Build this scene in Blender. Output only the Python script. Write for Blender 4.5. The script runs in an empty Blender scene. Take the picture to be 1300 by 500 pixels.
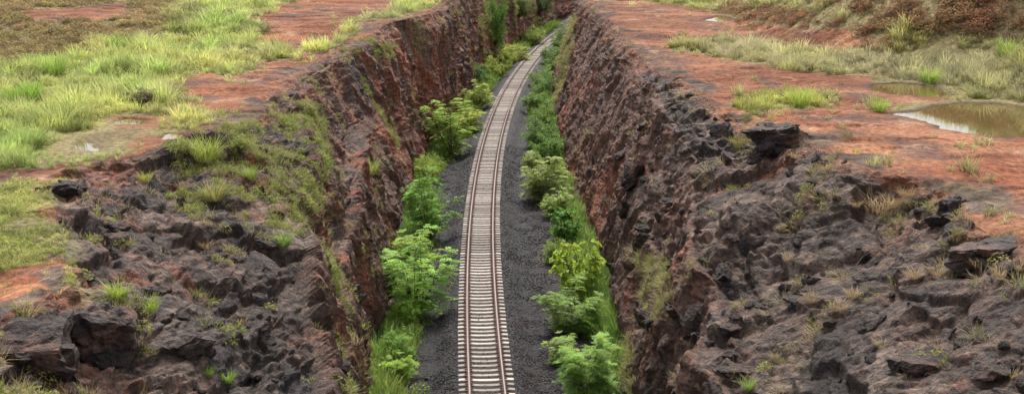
import bpy, math, random
import numpy as np

SC = bpy.context.scene
COL = SC.collection
random.seed(7)
RNG = np.random.default_rng(11)

# ------------------------------------------------------------------ camera
FPX, PITCH, CAMZ = 1600.0, math.radians(12.68), 20.0      # focal length in photograph pixels
cam_d = bpy.data.cameras.new('camera')
cam_d.sensor_width = 36.0
cam_d.lens = FPX / 1300.0 * 36.0
cam_d.clip_start, cam_d.clip_end = 0.5, 4000.0
cam = bpy.data.objects.new('camera', cam_d)
COL.objects.link(cam)
cam.location = (0, 0, CAMZ)
cam.rotation_euler = (math.pi / 2 - PITCH, 0, 0)
SC.camera = cam

# ------------------------------------------------------------------ sky, sun, exposure
SUN_EL, SUN_AZ = math.radians(60), math.radians(4)       # azimuth from +Y towards +X
world = bpy.data.worlds.new('World')
SC.world = world
world.use_nodes = True
wn, wl = world.node_tree.nodes, world.node_tree.links
bg = wn['Background']
sky = wn.new('ShaderNodeTexSky')
sky.sky_type = 'NISHITA'
sky.sun_disc = False
sky.sun_elevation = SUN_EL
sky.sun_rotation = SUN_AZ
sky.air_density, sky.dust_density, sky.ozone_density = 1.0, 4.0, 1.0
hs = wn.new('ShaderNodeHueSaturation')                      # high thin cloud: a paler sky
hs.inputs['Saturation'].default_value = 0.3
wl.new(sky.outputs[0], hs.inputs['Color'])
wl.new(hs.outputs[0], bg.inputs[0])
bg.inputs[1].default_value = 0.105
sun_d = bpy.data.lights.new('sun', 'SUN')
sun_d.energy = 1.5
sun_d.angle = math.radians(11)
sun_d.color = (1.0, 0.96, 0.9)
sun = bpy.data.objects.new('sun', sun_d)
COL.objects.link(sun)
sun.rotation_euler = (math.pi / 2 - SUN_EL, 0, math.pi - SUN_AZ)
SC.view_settings.view_transform = 'Standard'
SC.view_settings.look = 'None'
SC.view_settings.exposure = 1.42
SC.view_settings.gamma = 1.0
SC.view_settings.use_curve_mapping = False
SC.cycles.max_bounces = 6
SC.cycles.transparent_max_bounces = 4

# ------------------------------------------------------------------ helpers: where things stand
def P(px, py, z):
    """photograph pixel -> world point on the level z"""
    a, b = (px - 650) / FPX, (250 - py) / FPX
    d = (a, math.cos(PITCH) + b * math.sin(PITCH), -math.sin(PITCH) + b * math.cos(PITCH))
    t = (z - CAMZ) / d[2]
    return d[0] * t, d[1] * t

def track_x(Y):
    u = np.asarray(Y, dtype=float) / 100.0
    return 6.49 * u * u - 11.69 * u + 3.195

def track_dir(Y):
    s = (2 * 6.49 * Y / 100.0 - 11.69) / 100.0
    return -math.atan(s)                                    # z rotation

# ------------------------------------------------------------------ helpers: noise
def _h(ix, iy, iz, s):
    n = (ix.astype(np.uint32) * np.uint32(374761393) + iy.astype(np.uint32) * np.uint32(668265263)
         + iz.astype(np.uint32) * np.uint32(2147483647) + np.uint32((s * 144665 + 1013904223) & 0xffffffff))
    n = (n ^ (n >> np.uint32(13))) * np.uint32(1274126177)
    n = (n ^ (n >> np.uint32(16))) * np.uint32(2246822519)
    n = n ^ (n >> np.uint32(15))
    return (n & np.uint32(0xffffff)).astype(np.float32) / np.float32(16777215.0)

def vnoise(x, y, z, seed=0):
    """value noise, -1..1"""
    x, y, z = (np.asarray(v, dtype=np.float32) for v in (x, y, z))
    fx, fy, fz = np.floor(x), np.floor(y), np.floor(z)
    ix, iy, iz = fx.astype(np.int64), fy.astype(np.int64), fz.astype(np.int64)
    u, v, w = x - fx, y - fy, z - fz
    u, v, w = (t * t * (3 - 2 * t) for t in (u, v, w))
    r = 0
    for a in (0, 1):
        for b in (0, 1):
            for c in (0, 1):
                r = r + _h(ix + a, iy + b, iz + c, seed) * (u if a else 1 - u) * (v if b else 1 - v) * (w if c else 1 - w)
    return r * 2 - 1

def fbm(x, y, z, octv=4, seed=0, gain=0.5):
    r, a, t = 0, 1.0, 0
    for k in range(octv):
        s = 2.03 ** k
        r = r + a * vnoise(np.asarray(x) * s + 17.3 * k, np.asarray(y) * s - 9.1 * k, np.asarray(z) * s + 4.7 * k, seed + k)
        t += a
        a *= gain
    return r / t

def facets(x, y, z, seed=0, tilt=0.9, ramp=0.15):
    """broken-rock relief: every Voronoi cell is a tilted plane with its own level, short ramps between.  returns relief, cell id 0..1, gap to the next cell"""
    x, y, z = (np.asarray(v, dtype=np.float32) for v in (x, y, z))
    fx, fy, fz = np.floor(x), np.floor(y), np.floor(z)
    ix, iy, iz = fx.astype(np.int64), fy.astype(np.int64), fz.astype(np.int64)
    best = np.full(x.shape, 9e9, np.float32)
    sec = best.copy()
    A = [np.zeros(x.shape, np.float32) for _ in range(6)]
    B = [np.zeros(x.shape, np.float32) for _ in range(6)]
    for a in (-1, 0, 1):
        for b in (-1, 0, 1):
            for c in (-1, 0, 1):
                X, Y_, Z = ix + a, iy + b, iz + c
                dx = (fx + a + 0.1 + 0.8 * _h(X, Y_, Z, seed)) - x
                dy = (fy + b + 0.1 + 0.8 * _h(X, Y_, Z, seed + 1)) - y
                dz = (fz + c + 0.1 + 0.8 * _h(X, Y_, Z, seed + 2)) - z
                d = dx * dx + dy * dy + dz * dz
                m = d < best
                m2 = (~m) & (d < sec)
                for k, v in enumerate((dx, dy, dz, X, Y_, Z)):
                    B[k][m] = A[k][m]
                    B[k][m2] = v[m2]
                    A[k][m] = v[m]
                sec = np.where(m, best, np.where(m2, d, sec))
                best = np.where(m, d, best)
    def rel(Q):
        X, Y_, Z = (Q[k].astype(np.int64) for k in (3, 4, 5))
        r = _h(X, Y_, Z, seed + 3) - 0.5
        for k in range(3):
            r = r + tilt * (_h(X, Y_, Z, seed + 4 + k) - 0.5) * -Q[k]
        return r, _h(X, Y_, Z, seed + 9)
    r1, id1 = rel(A)
    r2, _ = rel(B)
    gap = np.sqrt(sec) - np.sqrt(best)
    w = 0.5 + 0.5 * np.clip(gap / ramp, 0, 1)
    return r1 * w + r2 * (1 - w), id1, gap

def sstep(a, b, x):
    t = np.clip((x - a) / (b - a), 0, 1)
    return t * t * (3 - 2 * t)

def inpoly(x, y, poly):
    x, y = np.asarray(x), np.asarray(y)
    ins = np.zeros(x.shape, bool)
    n = len(poly)
    for i in range(n):
        (x0, y0), (x1, y1) = poly[i], poly[(i + 1) % n]
        c = (y0 > y) != (y1 > y)
        ins ^= c & (x < (x1 - x0) * (y - y0) / ((y1 - y0) if y1 != y0 else 1e-9) + x0)
    return ins

def polydist(x, y, poly):
    """signed distance to a polygon, positive inside"""
    x, y = np.asarray(x), np.asarray(y)
    d = np.full(x.shape, 1e9)
    n = len(poly)
    for i in range(n):
        (x0, y0), (x1, y1) = poly[i], poly[(i + 1) % n]
        ex, ey = x1 - x0, y1 - y0
        t = np.clip(((x - x0) * ex + (y - y0) * ey) / (ex * ex + ey * ey + 1e-12), 0, 1)
        d = np.minimum(d, np.hypot(x - x0 - t * ex, y - y0 - t * ey))
    return np.where(inpoly(x, y, poly), d, -d)

# ------------------------------------------------------------------ helpers: objects
def tag(o, label=None, cat=None, group=None, kind=None):
    for k, v in (('label', label), ('category', cat), ('group', group), ('kind', kind)):
        if v:
            o[k] = v
    return o

def mesh_np(name, V, F, mat=None, smooth=False, attrs=None):
    """F: (n,3) or (n,4) index array, or a list of such arrays"""
    me = bpy.data.meshes.new(name)
    Fs = F if isinstance(F, list) else [F]
    Fs = [np.asarray(q, dtype=np.int32) for q in Fs if len(q)]
    V = np.asarray(V, dtype=np.float32)
    me.vertices.add(len(V))
    me.vertices.foreach_set('co', V.ravel())
    me.loops.add(sum(q.size for q in Fs))
    me.loops.foreach_set('vertex_index', np.concatenate([q.ravel() for q in Fs]))
    sizes = np.concatenate([np.full(len(q), q.shape[1], np.int32) for q in Fs])
    st = np.concatenate([[0], np.cumsum(sizes)[:-1]]).astype(np.int32)
    me.polygons.add(len(sizes))
    me.polygons.foreach_set('loop_start', st)
    me.update(calc_edges=True)
    me.polygons.foreach_set('use_smooth', np.full(len(sizes), smooth, bool))
    for k, a in (attrs or {}).items():
        a = np.asarray(a, dtype=np.float32)
        if a.ndim == 1:
            me.attributes.new(k, 'FLOAT', 'POINT').data.foreach_set('value', a)
        else:
            me.attributes.new(k, 'FLOAT_COLOR', 'POINT').data.foreach_set('color', np.hstack([a, np.ones((len(a), 1), np.float32)]).astype(np.float32).ravel())
    me.validate()
    if mat:
        me.materials.append(mat)
    return me

def link(name, me, parent=None, loc=None, rot=None, scale=None):
    o = bpy.data.objects.new(name, me)
    COL.objects.link(o)
    if parent is not None:
        o.parent = parent
    if loc is not None:
        o.location = loc
    if rot is not None:
        o.rotation_euler = rot
    if scale is not None:
        o.scale = (scale,) * 3 if np.isscalar(scale) else scale
    return o

class Nodes:
    def __init__(self, name):
        self.m = bpy.data.materials.new(name)
        self.m.use_nodes = True
        self.nt = self.m.node_tree
        self.b = self.nt.nodes['Principled BSDF']
        self.out = self.nt.nodes['Material Output']
        self.b.inputs['Roughness'].default_value = 0.9
        self.b.inputs['Specular IOR Level'].default_value = 0.2
    def n(self, t, **k):
        q = self.nt.nodes.new(t)
        for a, v in k.items():
            setattr(q, a, v)
        return q
    def l(self, a, b):
        self.nt.links.new(a, b)
    def noise(self, scale, detail=4, rough=0.6, vec=None):
        q = self.n('ShaderNodeTexNoise')
        q.inputs['Scale'].default_value, q.inputs['Detail'].default_value, q.inputs['Roughness'].default_value = scale, detail, rough
        if vec is not None:
            self.l(vec, q.inputs['Vector'])
        return q.outputs['Fac']
    def ramp(self, fac, stops):
        q = self.n('ShaderNodeValToRGB')
        e = q.color_ramp.elements
        while len(e) < len(stops):
            e.new(0.5)
        for i, (p, c) in enumerate(stops):
            e[i].position, e[i].color = p, (c if len(c) == 4 else (*c, 1))
        self.l(fac, q.inputs[0])
        return q.outputs[0]
    def mix(self, fac, a, b, blend='MIX'):
        q = self.n('ShaderNodeMix', data_type='RGBA', blend_type=blend)
        for v, i in ((fac, 0), (a, 6), (b, 7)):
            if hasattr(v, 'links'):
                self.l(v, q.inputs[i])
            else:
                q.inputs[i].default_value = v if i == 0 else (*v, 1)
        return q.outputs[2]
    def attr(self, name, kind='GEOMETRY', out='Color'):
        q = self.n('ShaderNodeAttribute', attribute_name=name, attribute_type=kind)
        return q.outputs[out]
    def obj(self):
        return self.n('ShaderNodeTexCoord').outputs['Object']
    def bump(self, h, strength=0.5, dist=0.05):
        q = self.n('ShaderNodeBump')
        q.inputs['Strength'].default_value, q.inputs['Distance'].default_value = strength, dist
        self.l(h, q.inputs['Height'])
        self.l(q.outputs[0], self.b.inputs['Normal'])

# ------------------------------------------------------------------ materials
def mat_ground(name, fine=9.0, bump=0.5, rough=0.9, spec=0.2, chips=False):
    N = Nodes(name)
    co = N.obj()
    base = N.attr('tone')
    f1 = N.noise(fine, 6, 0.65, co)
    f2 = N.noise(fine * 5, 3, 0.6, co)
    c = N.mix(1.0, base, N.ramp(f1, [(0.28, (0.32, 0.32, 0.32)), (0.5, (0.92, 0.92, 0.92)), (0.72, (1.75, 1.65, 1.55))]), 'MULTIPLY')
    c = N.mix(1.0, c, N.ramp(f2, [(0.3, (0.65, 0.65, 0.65)), (0.7, (1.3, 1.3, 1.3))]), 'MULTIPLY')
    if chips:
        mp = N.n('ShaderNodeMapping')
        mp.inputs['Scale'].default_value = (2.2, 2.2, 0.16)
        N.l(co, mp.inputs['Vector'])
        f3 = N.noise(1.0, 5, 0.7, mp.outputs[0])
        c = N.mix(1.0, c, N.ramp(f3, [(0.3, (0.42, 0.40, 0.40)), (0.5, (0.95, 0.95, 0.95)), (0.7, (1.6, 1.45, 1.35))]), 'MULTIPLY')
    N.l(c, N.b.inputs['Base Color'])
    N.b.inputs['Roughness'].default_value = rough
    N.b.inputs['Specular IOR Level'].default_value = spec
    h = N.n('ShaderNodeMath', operation='ADD')
    N.l(f1, h.inputs[0])
    N.l(f2, h.inputs[1])
    hh = h.outputs[0]
    if chips:                                               # small broken faces
        for sc_, k_ in ((2.6, 1.6), (6.5, 0.8)):
            wv = N.n('ShaderNodeVectorMath', operation='MULTIPLY_ADD')
            nz = N.n('ShaderNodeTexNoise')
            nz.inputs['Scale'].default_value = 1.7
            N.l(co, nz.inputs['Vector'])
            N.l(nz.outputs['Color'], wv.inputs[0])
            wv.inputs[1].default_value = (0.5, 0.5, 0.5)
            N.l(co, wv.inputs[2])
            vo = N.n('ShaderNodeTexVoronoi')
            vo.inputs['Scale'].default_value = sc_
            N.l(wv.outputs[0], vo.inputs['Vector'])
            sp = N.n('ShaderNodeSeparateColor')
            N.l(vo.outputs['Color'], sp.inputs[0])
            a1 = N.n('ShaderNodeMath', operation='MULTIPLY_ADD')
            N.l(sp.outputs[0], a1.inputs[0])
            a1.inputs[1].default_value = k_ * 0.6
            N.l(hh, a1.inputs[2])
            a2 = N.n('ShaderNodeMath', operation='MULTIPLY_ADD')
            N.l(vo.outputs['Distance'], a2.inputs[0])
            a2.inputs[1].default_value = -k_
            N.l(a1.outputs[0], a2.inputs[2])
            hh = a2.outputs[0]
    N.bump(hh, bump, 0.13 if chips else 0.06)
    return N.m

def mat_leaf(name, trans=0.45, inst=False, rough=0.6):
    N = Nodes(name)
    c = N.attr('leaf')
    if inst:
        c = N.mix(1.0, c, N.attr('tint', 'INSTANCER'), 'MULTIPLY')
    else:
        info = N.n('ShaderNodeObjectInfo')
        c = N.mix(1.0, c, info.outputs['Color'], 'MULTIPLY')
    N.l(c, N.b.inputs['Base Color'])
    N.b.inputs['Roughness'].default_value = rough
    N.b.inputs['Specular IOR Level'].default_value = 0.25
    t = N.n('ShaderNodeBsdfTranslucent')
    N.l(c, t.inputs['Color'])
    mx = N.n('ShaderNodeMixShader')
    mx.inputs[0].default_value = trans
    N.l(N.b.outputs[0], mx.inputs[1])
    N.l(t.outputs[0], mx.inputs[2])
    N.l(mx.outputs[0], N.out.inputs['Surface'])
    return N.m

def mat_noise(name, stops, scale=6, detail=5, rough=0.85, spec=0.25, bump=0.4, dist=0.02, metal=0.0):
    N = Nodes(name)
    f = N.noise(scale, detail, 0.65, N.obj())
    N.l(N.ramp(f, stops), N.b.inputs['Base Color'])
    N.b.inputs['Roughness'].default_value = rough
    N.b.inputs['Specular IOR Level'].default_value = spec
    N.b.inputs['Metallic'].default_value = metal
    N.bump(f, bump, dist)
    return N.m

M_ROCK = mat_ground('weathered_basalt', 5.0, 0.85, 0.75, 0.35, True)
M_SOIL = mat_ground('red_soil', 4.0, 0.4, 0.9, 0.15)
M_BED = mat_ground('dark_ballast', 12.0, 1.0, 0.8, 0.3)
M_LEAF = mat_leaf('leaf_green', 0.4)
M_GRASS = mat_leaf('grass_blade', 0.4, inst=True)
M_BARK = mat_noise('brown_bark', [(0.3, (0.06, 0.04, 0.025)), (0.7, (0.16, 0.11, 0.07))], 12)

def mat_sleeper():
    N = Nodes('weathered_concrete')
    co = N.obj()
    info = N.n('ShaderNodeObjectInfo')
    sp = N.n('ShaderNodeVectorMath', operation='ADD')
    N.l(co, sp.inputs[0])
    N.l(info.outputs['Location'], sp.inputs[1])
    f = N.noise(5, 6, 0.7, sp.outputs[0])
    c = N.ramp(f, [(0.25, (0.22, 0.185, 0.155)), (0.5, (0.42, 0.37, 0.32)), (0.75, (0.52, 0.48, 0.43))])
    # rust dust that washes off the rails: bands at the rail seats
    sx = N.n('ShaderNodeSeparateXYZ')
    N.l(co, sx.inputs[0])
    ab = N.n('ShaderNodeMath', operation='ABSOLUTE')
    N.l(sx.outputs[0], ab.inputs[0])
    d = N.n('ShaderNodeMath', operation='SUBTRACT')
    N.l(ab.outputs[0], d.inputs[0])
    d.inputs[1].default_value = 0.7525
    ab2 = N.n('ShaderNodeMath', operation='ABSOLUTE')
    N.l(d.outputs[0], ab2.inputs[0])
    mr = N.n('ShaderNodeMapRange')
    N.l(ab2.outputs[0], mr.inputs[0])
    for i, v in ((1, 0.08), (2, 0.26), (3, 0.75), (4, 0.0)):
        mr.inputs[i].default_value = v
    rs = N.n('ShaderNodeMath', operation='MULTIPLY')
    N.l(mr.outputs[0], rs.inputs[0])
    N.l(N.noise(9, 3, 0.6, sp.outputs[0]), rs.inputs[1])
    rs2 = N.n('ShaderNodeMath', operation='MULTIPLY', use_clamp=True)
    N.l(rs.outputs[0], rs2.inputs[0])
    rs2.inputs[1].default_value = 2.2
    c = N.mix(rs2.outputs[0], c, (0.16, 0.075, 0.055))
    v = N.n('ShaderNodeMapRange')
    N.l(info.outputs['Random'], v.inputs[0])
    v.inputs[3].default_value, v.inputs[4].default_value = 0.55, 1.2
    c = N.mix(1.0, c, v.outputs[0], 'MULTIPLY')
    N.l(c, N.b.inputs['Base Color'])
    N.bump(f, 0.3, 0.01)
    return N.m
M_SLEEPER = mat_sleeper()
M_RUST = mat_noise('rusty_rail_steel', [(0.3, (0.06, 0.03, 0.024)), (0.7, (0.12, 0.062, 0.05))], 30, rough=0.7)
M_HEAD = mat_noise('worn_rail_head', [(0.3, (0.16, 0.105, 0.09)), (0.7, (0.26, 0.19, 0.17))], 14, rough=0.45, spec=0.5, metal=0.15)

def mat_water():
    N = Nodes('muddy_water')
    N.b.inputs['Base Color'].default_value = (0.10, 0.07, 0.025, 1)
    N.b.inputs['Roughness'].default_value = 0.03
    N.b.inputs['Specular IOR Level'].default_value = 0.5
    N.b.inputs['IOR'].default_value = 1.333
    f = N.noise(1.3, 2, 0.5, N.obj())
    N.bump(f, 0.02, 0.02)
    return N.m
M_WATER = mat_water()

# ------------------------------------------------------------------ break lines of the cutting, measured in the photograph
def curve(pts):
    A = np.array([(*P(a, b, z), z) for a, b, z in pts])
    return A[np.argsort(A[:, 1])]
def pad(A, lo, hi):
    return np.vstack([lo, A, hi])
Lb = curve([(470, 480, 0), (485, 430, 0), (515, 300, 0), (528, 220, 0), (545, 190, 0), (597, 118, 0)])
Lk = curve([(400, 480, 5.2), (386, 390, 6.3), (376, 320, 7.4), (368, 255, 8.2), (368, 185, 8.9), (396, 92, 9.6)])
Lr = curve([(0, 415, 10), (95, 372, 10), (60, 240, 10), (100, 215, 10), (190, 195, 10), (240, 170, 10), (330, 145, 10), (385, 85, 10),
            (430, 65, 10), (455, 55, 10.1), (500, 31, 10.7), (518, 26, 11), (550, 15, 11), (570, 9, 11)])
for _y in (94, 99, 104, 108, 112, 116, 120, 123):
    Lk = np.vstack([Lk, [np.interp(_y, Lr[:, 1], Lr[:, 0]) + 0.6, _y, 9.8]])
Rb = curve([(800, 500, 0), (785, 420, 0), (770, 340, 0), (735, 260, 0), (715, 200, 0), (703, 150, 0), (702, 120, 0)])
Rk = curve([(905, 450, 5.0), (900, 350, 6.3), (888, 250, 7.8), (868, 170, 8.9), (840, 112, 9.4), (798, 82, 9.2), (778, 52, 9.2), (755, 28, 9.2), (736, 8, 9.2)])
Rr = curve([(1300, 300, 10), (1240, 270, 10), (1190, 235, 10), (1090, 212, 10), (1020, 185, 10), (960, 162, 10), (900, 128, 10),
            (850, 92, 10), (815, 75, 10), (790, 45, 10), (765, 22, 10), (745, 3, 10)])
def interp(A, Y, off_far, k=0):
    """X (k=0) or z (k=2) of a break line, beyond its last point it keeps to the track"""
    v = np.interp(Y, A[:, 1], A[:, k])
    if k == 0:
        last = A[-1, 1]
        far = track_x(Y) + off_far
        w = sstep(last, last + 12, Y)
        v = v * (1 - w) + far * w
        v = np.where(Y < A[0, 1], A[0, 0] + track_x(Y) - track_x(A[0, 1]), v)
    return v

ROWS = [-120.0, -80, -50, -30, -14, 0, 10, 17, 21]
y = 23.0
while y < 225:
    ROWS.append(y)
    y += (0.0022 if y < 72 else 0.0032) * y
for k in range(60):
    ROWS.append(y)
    y += 0.012 * y * (1 + k * 0.05)
ROWS = np.array(ROWS)
NR = len(ROWS)

BANK = [(26.0, 69), (31.0, 84), (26, 88), (20, 98), (22, 150), (30, 900), (900, 900), (900, 40), (60, 58), (31, 67)]
def plateau_z(x, y):
    x, y = np.asarray(x, float), np.asarray(y, float)
    z = 10 + 0.25 * fbm(x / 9, y / 9, 0 * x, 3, 40) + 0.09 * fbm(x / 1.7, y / 1.7, 0 * x, 3, 50) - 0.16 * sstep(0.25, 0.0, np.abs(fbm(x / 4, y / 2.2, 0 * x, 4, 55)))
    # far fields rise gently; extra mound added to block sky reflection in right puddle
    z = z + 4.9 * sstep(-0.2, 10.5, polydist(x, y, BANK)) ** 0.85 + 1.8 * sstep(33, 38, x) * sstep(68, 82, y) + 4.5 * sstep(26, 80, x - 0.10 * (y - 110)) * sstep(90, 200, y) 
    z = z + 1.0 * sstep(97, 108, y) * (x < track_x(y)) + 4.0 * sstep(24, 90, -x) * sstep(70, 190, y)
    z = z + 0.02 * np.clip(y - 220, 0, 1e9)
    return z

# puddles: outline in the photograph, water level
PUD = [
    ('R', [(1130, 145), (1165, 141), (1190, 134), (1240, 131), (1300, 136), (1345, 142), (1345, 170), (1300, 176), (1262, 174), (1222, 169), (1200, 165), (1176, 154)]),
    ('R', [(1108, 109), (1140, 106), (1185, 111), (1206, 121), (1180, 124), (1130, 119), (1112, 116)]),
    ('L', [(96, 188), (107, 174), (131, 170), (141, 180), (122, 192)]),
    ('L', [(142, 172), (150, 163), (172, 165), (166, 178)]),
    ('L', [(206, 180), (214, 170), (232, 172), (228, 180)]),
    ('L', [(145, 157), (160, 151), (185, 153), (180, 158)]),
    ('L', [(418, 12), (440, 8), (462, 10), (448, 14)]),
    ('R', [(896, 26), (915, 21), (928, 25), (912, 28)]),
]
PUDW = []
for side, pl in PUD:
    w = [P(a, b, 9.95) for a, b in pl]
    cx, cy = np.mean([q[0] for q in w]), np.mean([q[1] for q in w])
    PUDW.append((side, w, 9.95 if abs(float(plateau_z(np.array([cx]), np.array([cy]))[0]) - 10) < 0.45 else float(plateau_z(np.array([cx]), np.array([cy]))[0])))

def ground_z(x, y):
    z = plateau_z(x, y)
    for side, w, lv in PUDW:
        xs = [q[0] for q in w]; ys = [q[1] for q in w]
        m = (x > min(xs) - 6) & (x < max(xs) + 6) & (y > min(ys) - 8) & (y < max(ys) + 8)
        if not m.any():
            continue
        xm, ym = x[m], y[m]
        na = min(0.35, 0.05 * (max(xs) - min(xs)))
        d = polydist(xm, ym, w) + na * fbm(xm / 1.1, ym / 1.1, 0 * xm, 3, 77)
        k = sstep(-4.5, -0.4, d)
        zz = z[m] * (1 - k) + (lv + 0.06 + 0.05 * fbm(xm / 0.9, ym / 0.9, 0 * xm, 2, 78)) * k
        zz = zz - 0.24 * sstep(-0.3, 0.5 if na > 0.3 else 0.12, d)
        z[m] = zz
    return z

# columns: offsets outwards from each rim (plateau), steps up each wall, the bed between
PLO = [0.0]
st = 0.17
while PLO[-1] < 420:
    PLO.append(PLO[-1] + st)
    st = min(st * (1.019 if PLO[-1] < 45 else 1.12), 40)
PLO = np.array(PLO)
NW = 330
tw = np.linspace(0, 1, NW)
NB = 64

Y = ROWS[:, None]
def side_arrays(b, k, r, bo, ko, ro):
    bx, kx, rx = (interp(A, ROWS, o) for A, o in ((b, bo), (k, ko), (r, ro)))
    kz = np.interp(ROWS, k[:, 1], k[:, 2])
    w = 0.9 * fbm(ROWS / 5, 0 * ROWS + 3, 0 * ROWS + bo, 2, 5, 0.5)
    return bx, kx + w, rx + w, kz
def wall_profile(bx, kx, rx, kz, left=1.0):
    """points from base to rim: x, z for NW steps"""
    rz = ground_z(rx.copy(), ROWS.copy())
    Lk_ = np.hypot(kx - bx, kz + 0.3)
    Lr_ = np.hypot(rx - kx, rz - kz)
    f = (Lk_ / (Lk_ + Lr_))[:, None]
    t = tw[None, :]
    a = np.clip(t / f, 0, 1)
    c = np.clip((t - f) / (1 - f), 0, 1)
    # talus at the foot, rounded at the break
    nearw = sstep(95, 75, ROWS)[:, None] * left
    xa = a + nearw * (np.interp(a, [0, 0.06, 0.5, 0.6, 1], [0, 0.12, 0.42, 0.62, 1]) - a)
    za = a + nearw * (np.interp(a, [0, 0.06, 0.5, 0.6, 1], [0, 0.03, 0.62, 0.66, 1]) - a)
    x = bx[:, None] + (kx - bx)[:, None] * xa + (rx - kx)[:, None] * c
    z = -0.3 + (kz + 0.3)[:, None] * za + (rz - kz)[:, None] * c
    for A in (x, z):
        for _ in range(14):
            A[:, 1:-1] = 0.25 * A[:, :-2] + 0.5 * A[:, 1:-1] + 0.25 * A[:, 2:]
    return x, z, rz
L = side_arrays(Lb, Lk, Lr, -4.6, -6.7, -7.2)
R = side_arrays(Rb, Rk, Rr, 5.6, 8.0, 8.6)
lx, lz, lrz = wall_profile(*L)
rx, rz, rrz = wall_profile(*R, left=0.35)
# assemble columns left plateau | left wall | bed | right wall | right plateau
plx = L[2][:, None] - PLO[None, ::-1][:, :-1]
prx = R[2][:, None] + PLO[None, 1:]
tb = np.linspace(0, 1, NB + 2)[1:-1]
bxx = L[0][:, None] + (R[0] - L[0])[:, None] * tb[None, :]
X = np.hstack([plx, lx[:, ::-1], bxx, rx, prx])
YY = np.broadcast_to(Y, X.shape).copy()
np_l = plx.shape[1]
c_lw = (np_l, np_l + NW)                         # column ranges
c_b = (c_lw[1], c_lw[1] + NB)
c_rw = (c_b[1], c_b[1] + NW)
c_rp = (c_rw[1], X.shape[1])
Z = np.zeros_like(X)
Z[:, :np_l] = ground_z(plx.ravel().copy(), YY[:, :np_l].ravel()).reshape(plx.shape)
Z[:, c_lw[0]:c_lw[1]] = lz[:, ::-1]
Z[:, c_rw[0]:c_rw[1]] = rz
Z[:, c_rp[0]:] = ground_z(prx.ravel().copy(), YY[:, c_rp[0]:].ravel()).reshape(prx.shape)
tx = track_x(ROWS)[:, None]
off = np.abs(bxx - tx)
Z[:, c_b[0]:c_b[1]] = -0.03 - 0.42 * sstep(1.5, 2.5, off) + 0.05 * fbm(bxx / 0.8, YY[:, c_b[0]:c_b[1]] / 0.8, 0 * bxx, 2, 60) * sstep(1.3, 2.0, off) + 0.02 * vnoise(bxx * 9, YY[:, c_b[0]:c_b[1]] * 9, 0 * bxx, 61)

def normals(X, Y_, Z):
    P_ = np.stack([X, Y_, Z], -1)
    du, dv = np.gradient(P_, axis=1), np.gradient(P_, axis=0)
    n = np.cross(du, dv)
    return n / (np.linalg.norm(n, axis=-1, keepdims=True) + 1e-9)
NRM = normals(X, YY, Z)
for _ in range(4):
    for ax in (0, 1):
        NRM = 0.25 * np.roll(NRM, 1, ax) + 0.5 * NRM + 0.25 * np.roll(NRM, -1, ax)
NRM /= np.linalg.norm(NRM, axis=-1, keepdims=True) + 1e-9

def lerp3(a, b, w):
    return np.asarray(a)[None, :] * (1 - w[:, None]) + np.asarray(b)[None, :] * w[:, None] if not hasattr(a, 'shape') or np.ndim(a) == 1 else a * (1 - w[:, None]) + np.asarray(b) * w[:, None]

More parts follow.
